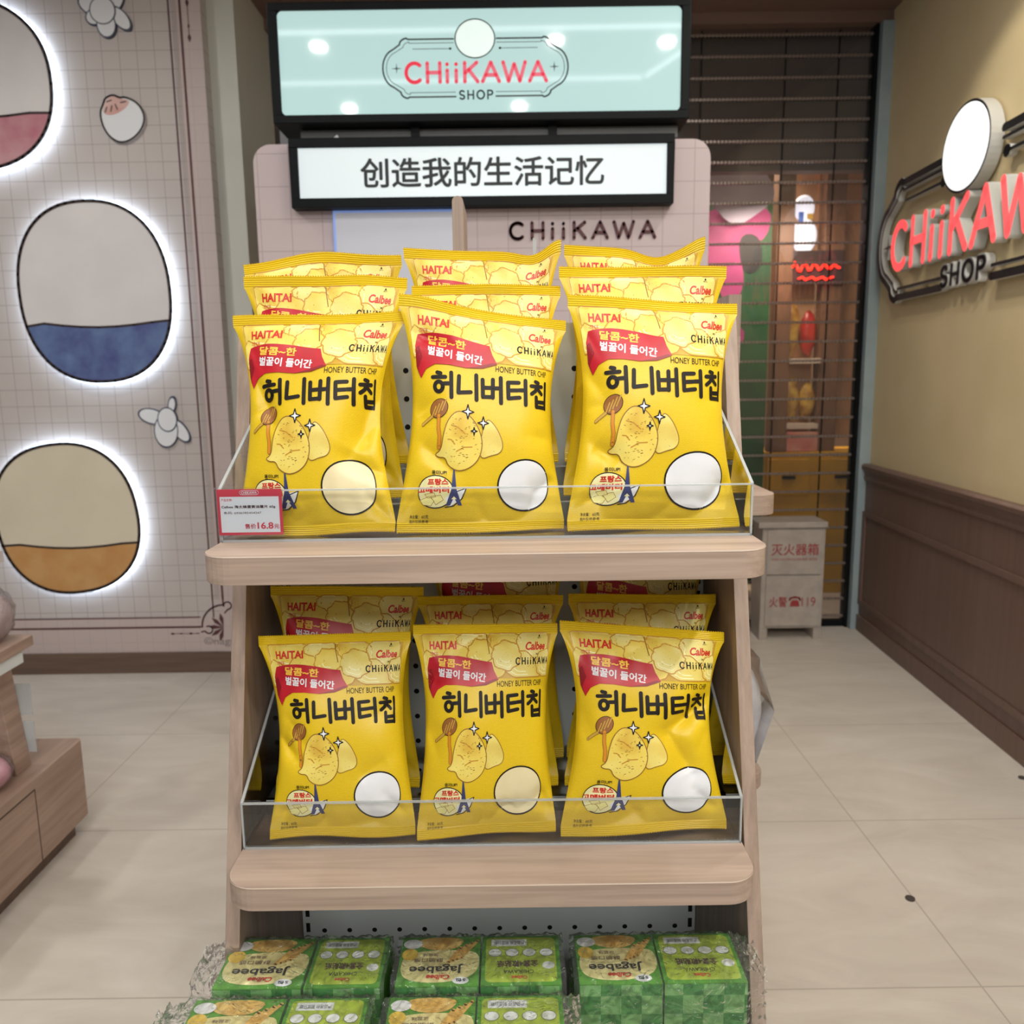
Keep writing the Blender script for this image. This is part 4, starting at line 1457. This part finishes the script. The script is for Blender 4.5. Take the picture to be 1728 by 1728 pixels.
def grid_faces(nu, nv, off=0, flip=False):
    F = []
    for j in range(nv):
        for i in range(nu):
            a = off + j * (nu + 1) + i
            q = (a, a + 1, a + nu + 2, a + nu + 1)
            F.append(q[::-1] if flip else q)
    return F


def make_bag(label, group, patch, hidden=(), **kw):
    b = Bag(**kw)
    base = (b.c[2] + b.c[3]) / 2
    root = thing('chip_bag', label, 'bag of chips', tuple(base), group)
    nu, nv = 72, 104
    us = np.linspace(0, 1, nu + 1)
    us = .5 - .5 * np.cos(us * PI) * (.35) + (us - .5) * .65 if False else us
    vs = np.linspace(VS0, VS1, nv + 1)
    U_, V_ = np.meshgrid(us, vs)
    U_, V_ = U_.ravel(), V_.ravel()
    Pf, Pb = b.surf(U_, V_, 1, sheet=True), b.surf(U_, V_, -1, sheet=True)
    F = grid_faces(nu, nv, 0, True) + grid_faces(nu, nv, len(Pf))
    uv = np.stack([np.concatenate([U_, U_]) * BW, np.concatenate([V_, V_]) * BH], 1)
    P = np.concatenate([Pf, Pb]) - base
    pouch = mesh_obj('pouch', P, F, None, [YELF], root, uv)
    for nm, v0, v1, zig in (('top_seal', 0.0, VS0, 0), ('bottom_seal', VS1, 1.0, 1)):
        nu2, nr = 132, 12
        u = np.linspace(0, 1, nu2 + 1)
        v = np.linspace(v0, v1, nr + 1)
        UU, VV = np.meshgrid(u, v)
        tooth = np.where(np.arange(nu2 + 1) % 2 == 0, .0075, 0.0)
        if zig == 0:
            VV[0] = VV[0] + tooth
        else:
            VV[-1] = VV[-1] - tooth
        off = np.where((np.arange(nr + 1) % 2 == 0), .0006, -.0002)[:, None] * np.ones_like(UU)
        off[0 if zig else -1] = 0
        Q = b.surf(UU.ravel(), VV.ravel(), 1, off=off.ravel(), sheet=True)
        mesh_obj(nm, Q - base, grid_faces(nu2, nr, 0, True), None, [SEALM], root, np.stack([UU.ravel() * BW, VV.ravel() * BH], 1), False)
    arts = [(k_, a_) for k_, a_ in ART.items() if k_ not in hidden]
    if 'oval_patch' not in hidden:
        arts.append(('oval_patch', PATCH[patch]))
    for nm, fl in arts:
        u, v = fl.v[:, 0] / BW, fl.v[:, 1] / BH
        Q = b.surf(u, v, 1, off=.00040 + .00010 * fl.v[:, 2])
        o = mesh_obj(nm, Q - base, fl.f, fl.m, fl.mats, pouch, fl.v[:, :2])
        # faces look outwards
        me = o.data
        if len(me.polygons) and np.dot(np.array(me.polygons[0].normal), b.n) < 0:
            me.flip_normals()
    return root


LOWER = ('butter_badge', 'crisp_picture', 'oval_patch')
UG, LG = 'chip bags on the upper shelf', 'chip bags on the lower shelf'
zu, zl = 1.1815, .8185
# upper shelf, front row
make_bag('yellow chip bag, upper shelf front row left, the price card', UG, 0, TL=(-.314, .957, 1.423), TR=(-.118, .955, 1.427), BL=(-.304, .893, zu), BR=(-.129, .890, zu), pinch=.19, seed=1, T=.025,
         creases=((.14, .30, .26, .52, .006, .010), (.96, .30, .72, .66, .012, .016), (.70, .68, .98, .76, .006, .012), (.22, .98, .40, .86, .004, .010)), botwave=.006, skew=-.02)
make_bag('yellow chip bag in the middle of the front row on the upper shelf', UG, 1, TL=(-.124, .950, 1.441), TR=(.064, .954, 1.413), BL=(-.128, .890, zu), BR=(.058, .905, zu), pinch=.15, seed=2, T=.027,
         creases=((.10, .16, .30, .20, .006, .009), (.04, .36, .14, .52, .004, .010), (.14, .62, .32, .74, .005, .012), (.80, .98, .94, .74, .010, .014)), topbend=((.1, .004, .2),), botwave=.004)
make_bag('yellow chip bag at the right of the front row on the upper shelf', UG, 2, TL=(.066, .950, 1.441), TR=(.259, .955, 1.430), BL=(.060, .890, zu), BR=(.254, .908, zu), pinch=.16, seed=3, T=.027,
         creases=((.05, .28, .20, .44, .005, .010), (.14, .64, .30, .72, .007, .012), (.78, .94, .96, .78, .007, .012), (.12, .99, .22, .70, .003, .012)), botwave=.004)
# upper shelf, second row
make_bag('yellow chip bag at the left of the upper shelf second row', UG, 0, LOWER[:1], TL=(-.317, 1.010, 1.474), TR=(-.122, 1.012, 1.470), BL=(-.308, .975, 1.209), BR=(-.130, .975, 1.209), seed=4, pinch=.17, T=.022, topbend=((.75, .004, .2),))
make_bag('yellow chip bag in the middle of the upper shelf second row', UG, 1, LOWER[:1], TL=(-.117, 1.012, 1.462), TR=(.062, 1.012, 1.459), BL=(-.118, .975, 1.209), BR=(.056, .975, 1.209), seed=5, pinch=.17, T=.022)
make_bag('yellow chip bag at the right of the upper shelf second row', UG, 2, (), TL=(.060, 1.010, 1.481), TR=(.260, 1.012, 1.478), BL=(.062, .975, 1.209), BR=(.252, .975, 1.209), seed=6, pinch=.17, T=.022, creases=((.0, .3, .2, .5, .005, .012),))
# upper shelf, last row
make_bag('yellow chip bag at the left of the upper shelf last row, curved top edge', UG, 1, LOWER, TL=(-.335, 1.070, 1.494), TR=(-.135, 1.072, 1.504), BL=(-.310, 1.045, 1.243), BR=(-.130, 1.045, 1.243), seed=7, pinch=.16, T=.020, topbend=((.45, .012, .3),))
make_bag('yellow chip bag mid last row, upper shelf, top right corner bent up', UG, 2, LOWER, TL=(-.132, 1.068, 1.513), TR=(.066, 1.072, 1.505), BL=(-.120, 1.045, 1.243), BR=(.060, 1.045, 1.243), seed=8, pinch=.16, T=.020, topbend=((1.0, .016, .12), (.82, -.006, .12)))
make_bag('yellow chip bag at the right of the upper shelf last row, curled top', UG, 0, LOWER, TL=(.070, 1.068, 1.514), TR=(.247, 1.072, 1.508), BL=(.068, 1.045, 1.243), BR=(.245, 1.045, 1.243), seed=9, pinch=.16, T=.020, topbend=((.66, -.012, .16), (1.02, .014, .14)))
# lower shelf, front row
make_bag('yellow chip bag at the left of the lower shelf front row', LG, 1, TL=(-.312, .962, 1.043), TR=(-.126, .960, 1.047), BL=(-.289, .890, zl), BR=(-.119, .893, zl + .002), pinch=.14, seed=11, T=.027,
         creases=((.10, .50, .24, .62, .008, .010), (.20, .42, .32, .58, .004, .012), (.84, .62, .62, .72, .005, .014), (.5, .99, .85, .90, .003, .010)), botwave=.005, skew=.02)
make_bag('yellow chip bag in the middle of the lower shelf front row', LG, 0, TL=(-.122, .955, 1.057), TR=(.054, .960, 1.055), BL=(-.116, .884, zl), BR=(.046, .896, zl + .004), pinch=.13, seed=12, T=.027,
         creases=((.03, .20, .16, .26, .006, .008), (.06, .42, .16, .62, .004, .012), (.56, .96, .70, .86, .008, .012), (.66, .93, .95, .80, .004, .010)), botwave=.006)
make_bag('deeply folded yellow chip bag at the right of the lower shelf front row', LG, 1, TL=(.056, .952, 1.061), TR=(.257, .962, 1.040), BL=(.052, .886, zl), BR=(.249, .896, zl + .002), pinch=.17, seed=13, T=.026,
         creases=((.98, .30, .62, .52, .013, .013), (.62, .50, .78, .72, .008, .012), (.06, .40, .16, .56, .004, .010), (.3, .99, .5, .88, .004, .010)), botwave=.005)
# lower shelf, behind
make_bag('yellow chip bag at the left of the lower shelf second row', LG, 0, LOWER[:1], TL=(-.310, 1.016, 1.092), TR=(-.114, 1.018, 1.088), BL=(-.304, .975, .838), BR=(-.122, .975, .838), seed=14, pinch=.16, T=.022)
make_bag('yellow chip bag in the middle of the lower shelf second row', LG, 2, LOWER, TL=(-.122, 1.016, 1.076), TR=(.064, 1.018, 1.075), BL=(-.114, .975, .838), BR=(.054, .975, .838), seed=15, pinch=.16, T=.022)
make_bag('yellow chip bag at the right of the lower shelf second row', LG, 1, (), TL=(.071, 1.014, 1.077), TR=(.260, 1.016, 1.073), BL=(.062, .975, .838), BR=(.252, .975, .838), seed=16, pinch=.16, T=.022)
make_bag('shaded yellow chip bag in the middle of the lower shelf last row', LG, 2, LOWER, TL=(-.116, 1.070, 1.136), TR=(.076, 1.070, 1.136), BL=(-.108, 1.050, .838), BR=(.066, 1.050, .838), seed=17, pinch=.16, T=.019)
make_bag('yellow chip bag at the right of the lower shelf last row', LG, 0, LOWER, TL=(.082, 1.070, 1.128), TR=(.260, 1.070, 1.124), BL=(.070, 1.050, .838), BR=(.254, 1.050, .838), seed=18, pinch=.16, T=.019)

# ================================================================== GREEN BOX PACKS
GREEN = mk_noise('box_green', (88, 158, 44), (78, 146, 40), 20, 0.35)
GREEND = mk_noise('box_dark_green', (46, 118, 46), (40, 106, 44), 20, 0.35)
LIME = mk_noise('box_lime', (176, 196, 60), (168, 190, 58), 20, 0.35)
CREAMX = mk_noise('box_cream', (232, 222, 160), (226, 216, 154), 20, 0.35)


def mk_check():
    m = mat('green_gingham', (110, 170, 90), 0.35)
    t = NT(m)
    ck = t.add('ShaderNodeTexChecker', i_Scale=1.0)
    ck.inputs['Color1'].default_value = (*lin((62, 140, 60)), 1)
    ck.inputs['Color2'].default_value = (*lin((126, 182, 108)), 1)
    t.link(t.coords('Object', (45, 0.001, 45)), ck.inputs['Vector'])
    t.link(ck.outputs[0], t.b.inputs['Base Color'])
    return m


GING = mk_check()
BHGT = .118


def snack_box(parent, x0, x1, y0, y1, z0, kind, seed):
    z1 = z0 + BHGT
    m_ = MB()
    m_.box(x0, x1, y0, y1, z0, z1, GREEN)
    m_.add([(x0, y0 - .0003, z0), (x1, y0 - .0003, z0), (x1, y0 - .0003, z1 - .001), (x0, y0 - .0003, z1 - .001)], [(0, 1, 2, 3)], GING)
    bx_ = m_.build('box', parent)
    p_ = Plane((x1, y1, z1), (-1, 0, 0), (0, -1, 0), (0, 0, 1))   # print reads from the far side
    w, h = x1 - x0, y1 - y0
    q = MB()

    def pt(*pts):
        return [(a * w, b * h) for a, b in pts]
    # a runs right to left on screen, b from the back edge towards the camera
    if kind == 0:
        p_.poly(q, smooth_loop(pt((.0, .35), (.2, .30), (.5, .28), (.8, .32), (.97, .42), (.97, .80), (.75, .93), (.35, .93), (.02, .78)), 2), CREAMX, .0004)
        p_.poly(q, smooth_loop(pt((.18, .02), (.80, .02), (.78, .22), (.55, .30), (.28, .26)), 2), mk_noise('printed_wedge_crisps', (216, 170, 76), (232, 200, 120), 60, .4), .0006)
        for k_ in range(4):
            p_.pieces(q, stroke(pt((.04 + .07 * k_, .10 + .05 * k_), (.24 + .05 * k_, .46 + .03 * k_)), w * .045), mat('printed_fry', (222, 178, 92), .4), .0008 + .0001 * k_)
        p_.poly(q, ell_pts(.86 * w, .16 * h, .12 * w, .10 * h), WHITEP, .0008)
        p_.poly(q, ell_pts(.88 * w, .38 * h, .10 * w, .12 * h), mat('printed_potato', (226, 192, 70), .4), .0009)
        p_.text(q, 'Jagabee', .20 * w, .86 * w, .58 * h, .76 * h, BLACK, .0010, bold=.02)
        p_.text(q, 'Calbee', .36 * w, .64 * w, .79 * h, .88 * h, LOGOR, .0010, bold=.03, shear=.2)
        p_.text(q, '酥脆口感', .46 * w, .82 * w, .46 * h, .54 * h, MAROON, .0010)
        p_.text(q, '淡盐味', .52 * w, .72 * w, .36 * h, .42 * h, MAROON, .0010)
        p_.poly(q, ell_pts(.22 * w, .90 * h, .10 * w, .07 * h), WHITEP, .0008)
        p_.text(q, '5包', .16 * w, .28 * w, .87 * h, .93 * h, NAVY, .0010, bold=.02)
    else:
        p_.poly(q, arc(.13 * w, .12 * h, .08 * w, .08 * h, 180, 270, 6) + arc(.87 * w, .12 * h, .08 * w, .08 * h, 270, 360, 6) + arc(.87 * w, .86 * h, .08 * w, .08 * h, 0, 90, 6) + arc(.13 * w, .86 * h, .08 * w, .08 * h, 90, 180, 6), LIME, .0004)
        p_.poly(q, pt((.42, .08), (.88, .08), (.88, .22), (.42, .22)), WHITEP, .0006)
        p_.text(q, '产品名称 制造日期', .45 * w, .84 * w, .12 * h, .19 * h, NAVY, .0008)
        for k_ in range(4):
            p_.poly(q, ell_pts((.17 + .22 * k_) * w, .36 * h, .09 * w, .085 * h), mat('thin_outline_grey', (120, 128, 96), .5), .0006)
            p_.poly(q, ell_pts((.17 + .22 * k_) * w, .36 * h, .082 * w, .075 * h), WHITEP, .0008)
        p_.text(q, '全套4款贴纸', .28 * w, .80 * w, .53 * h, .66 * h, MAROON, .0008, bold=.02)
        p_.text(q, 'CHIIKAWA', .34 * w, .72 * w, .71 * h, .78 * h, BLACK, .0008)
        p_.text(q, 'Calbee', .42 * w, .62 * w, .82 * h, .89 * h, LOGOR, .0008, bold=.02)
        p_.poly(q, ell_pts(.15 * w, .62 * h, .08 * w, .075 * h), WHITEP, .0006)
    q.build('top_print', bx_, fix=False)
    return bx_


def ell_pts(cx, cy, rx, ry, n=24):
    return [(cx + rx * math.cos(2 * PI * i / n), cy + ry * math.sin(2 * PI * i / n)) for i in range(n)]


def wrap(parent, x0, x1, y0, y1, z0, z1, seed, e0=.030, e1=.030):
    """crinkled film pulled over the boxes, with gathered ends and a seam ruffle"""
    rnd = np.random.RandomState(seed)
    ph = rnd.uniform(0, 6.28, 8)
    m_ = MB()
    nx, ns = 96, 72
    pad = .004
    vs = []
    # cross-section path (y,z): front bottom -> front top -> back top -> back bottom
    path = [(y0 - pad, z0), (y0 - pad, z1 - .01), (y0 - pad + .002, z1 + .002), (y0 + .012, z1 + pad), (y1 - .012, z1 + pad), (y1 + .001, z1 + .002), (y1 + .002, z0)]
    seg = [0]
    for a, b in zip(path, path[1:]):
        seg.append(seg[-1] + math.hypot(b[0] - a[0], b[1] - a[1]))
    for j in range(ns + 1):
        t = seg[-1] * j / ns
        k_ = max(i for i in range(len(seg) - 1) if seg[i] <= t + 1e-9)
        ff = (t - seg[k_]) / (seg[k_ + 1] - seg[k_])
        y, z_ = path[k_][0] + (path[k_ + 1][0] - path[k_][0]) * ff, path[k_][1] + (path[k_ + 1][1] - path[k_][1]) * ff
        cy, czz = (y0 + y1) / 2, (z0 + z1) / 2
        top = 1.0 if z_ > z1 else 0.25
        for i in range(nx + 1):
            s_ = i / nx
            x = x0 - e0 + (x1 - x0 + e0 + e1) * s_
            end = max(0.0, (x0 + .004 - x) / .034, (x - x1 + .004) / .034)
            gather = 1 - .40 * end ** 1.5
            yy, zz = cy + (y - cy) * gather, czz + (z_ - czz) * (1 - .12 * end ** 2)
            n_ = .0013 * math.sin(60 * s_ + 9 * t * 40 + ph[0]) + .0011 * math.sin(130 * s_ - 300 * t + ph[1]) + .0009 * math.sin(410 * t + 23 * s_ + ph[2]) + rnd.uniform(-.0003, .0003)
            ridge = .005 * math.exp(-((y - y0 - .003) / .008) ** 2) * top * (.6 + .4 * math.sin(70 * s_ + ph[3]))
            amp = .55 + 3 * end
            vs.append((x, min(yy + .5 * n_ * amp, y1 + .003), zz + n_ * amp * (1 if top == 1 else .5) + max(0, ridge) + .0012))
    m_.add(vs, grid_faces(nx, ns), FILM, True)
    m_.build('plastic_wrap', parent, fix=False)


PACKG = 'film wrapped packs of green boxes'
zdeck = .5852
PW = [(-.331, -.235, -.232, -.150, .787, .866), (-.1335, -.043, -.041, .047, .787, .866), (.066, .156, .158, .2475, .787, .866)]
labs = ['film wrapped pair of green boxes at the left end of the rear row', 'film wrapped pair of green boxes in the middle of the rear row', 'film wrapped pair of green boxes at the right, its gingham front showing']
for i, (a, b, c, d, y0, y1) in enumerate(PW):
    r_ = thing('wrapped_box_pack', labs[i], 'snack box pack', ((a + d) / 2, (y0 + y1) / 2, zdeck), PACKG)
    snack_box(r_, a, b, y0, y1, zdeck, 0, i)
    snack_box(r_, c, d, y0, y1, zdeck, 1, i)
    wrap(r_, a, d, y0, y1, zdeck, zdeck + BHGT, 20 + i, *((.030, .005), (.005, .005), (.006, .024))[i])
labs2 = ['film wrapped pair of green boxes in the nearest row, left, cut by the photo bottom', 'film wrapped pair of green boxes in the nearest row, middle, cut by the photo bottom']
for i, (a, b, c, d) in enumerate(((-.341, -.245, -.242, -.158), (-.1355, -.045, -.043, .046))):
    y0, y1 = .694, .772
    r_ = thing('wrapped_box_pack', labs2[i], 'snack box pack', ((a + d) / 2, (y0 + y1) / 2, zdeck), PACKG)
    snack_box(r_, a, b, y0, y1, zdeck, 0, i)
    snack_box(r_, c, d, y0, y1, zdeck, 1, i)
    wrap(r_, a, d, y0, y1, zdeck, zdeck + BHGT, 40 + i, *((.034, .007), (.006, .018))[i])

# ================================================================== LEFT STAND
ls = thing('display_stand', 'wooden stand with cabinet base at the left edge of the photo', 'display stand', (-1.7, 1.6, 0))
cab = MB().prism([(-2.3, -0.4), (-1.325, -0.4)] + [(-1.305, -.38)] + arc(-1.325, 2.31, .02, .02, 0, 90, 5) + [(-2.3, 2.33)], .055, .293, 'z', WOODD).build('cabinet', ls, bevel=.003)
MB().box(-2.28, -1.335, -.4, 2.29, 0.0, .055, SKIRT).build('plinth', ls)
GAP = mat('joint_dark', (66, 50, 44), .8)
MB().box(-1.3052, -1.3045, 1.20, 2.07, .262, .266, GAP).box(-1.3052, -1.3045, 2.068, 2.071, .055, .266, GAP).build('door_joint', cab)
MB().prism([(-1.50, .293), (-1.362, .293), (-1.430, 1.05), (-1.50, 1.05)], 2.09, 2.16, 'y', WOODD).build('post', ls, bevel=.002)
MB().prism([(-2.2, 1.80), (-1.325, 1.80), (-1.305, 1.82), (-1.305, 2.14), (-2.2, 2.14)], .650, .680, 'z', WOODD).build('shelf', ls, bevel=.003)
MB().box(-1.322, -1.314, 1.84, 2.10, .615, .650, PEGM).build('price_strip', ls)
for zz in (.33, .44):
    MB().box(-1.385, -1.345, 2.162, 2.166, zz, zz + .09, EDGE).build('clear_hook', ls)
PKP = mk_noise('pink_plush', (224, 160, 178), (236, 190, 202), 30, .85, bump=.5)
t_ = thing('wrapped_plush', 'pinkish plush in a clear bag on the shelf at the left edge', 'plush toy', (-1.375, 2.06, .68))
MB().ball((-1.375, 2.06, .752), (.062, .06, .070), mk_noise('mauve_plush', (196, 168, 172), (214, 196, 196), 30, .85, bump=.5), 20, 14, .03, 5).build('plush', t_)
MB().ball((-1.375, 2.06, .760), (.070, .068, .079), FILM, 24, 16, .05, 6).build('clear_bag', t_)
t_ = thing('wrapped_plush', 'bright pink plush on the cabinet top at the left edge', 'plush toy', (-1.42, 1.90, .293))
MB().ball((-1.405, 2.0, .345), (.080, .06, .050), PKP, 20, 14, .02, 7).build('plush', t_)
MB().ball((-1.405, 2.0, .349), (.086, .066, .056), FILM, 22, 14, .04, 8).build('clear_bag', t_)
t_ = tag(MB().box(-2.0, -1.322, 2.0, 2.08, .895, .925, mk_noise('frosted_rail', (196, 190, 188), (206, 200, 198), 8, .3)).build('rail_end', ls), None)
t2 = MB().prism([(-1.60, .926), (-1.35, .926), (-1.318, .99), (-1.40, 1.02), (-1.60, 1.02)], 2.02, 2.07, 'y', mk_noise('tan_packet', (186, 152, 108), (170, 136, 96), 10, .5))
tag(t2.build('small_packet', bevel=.004), 'tan packet lying on the rail at the left edge', 'packet')
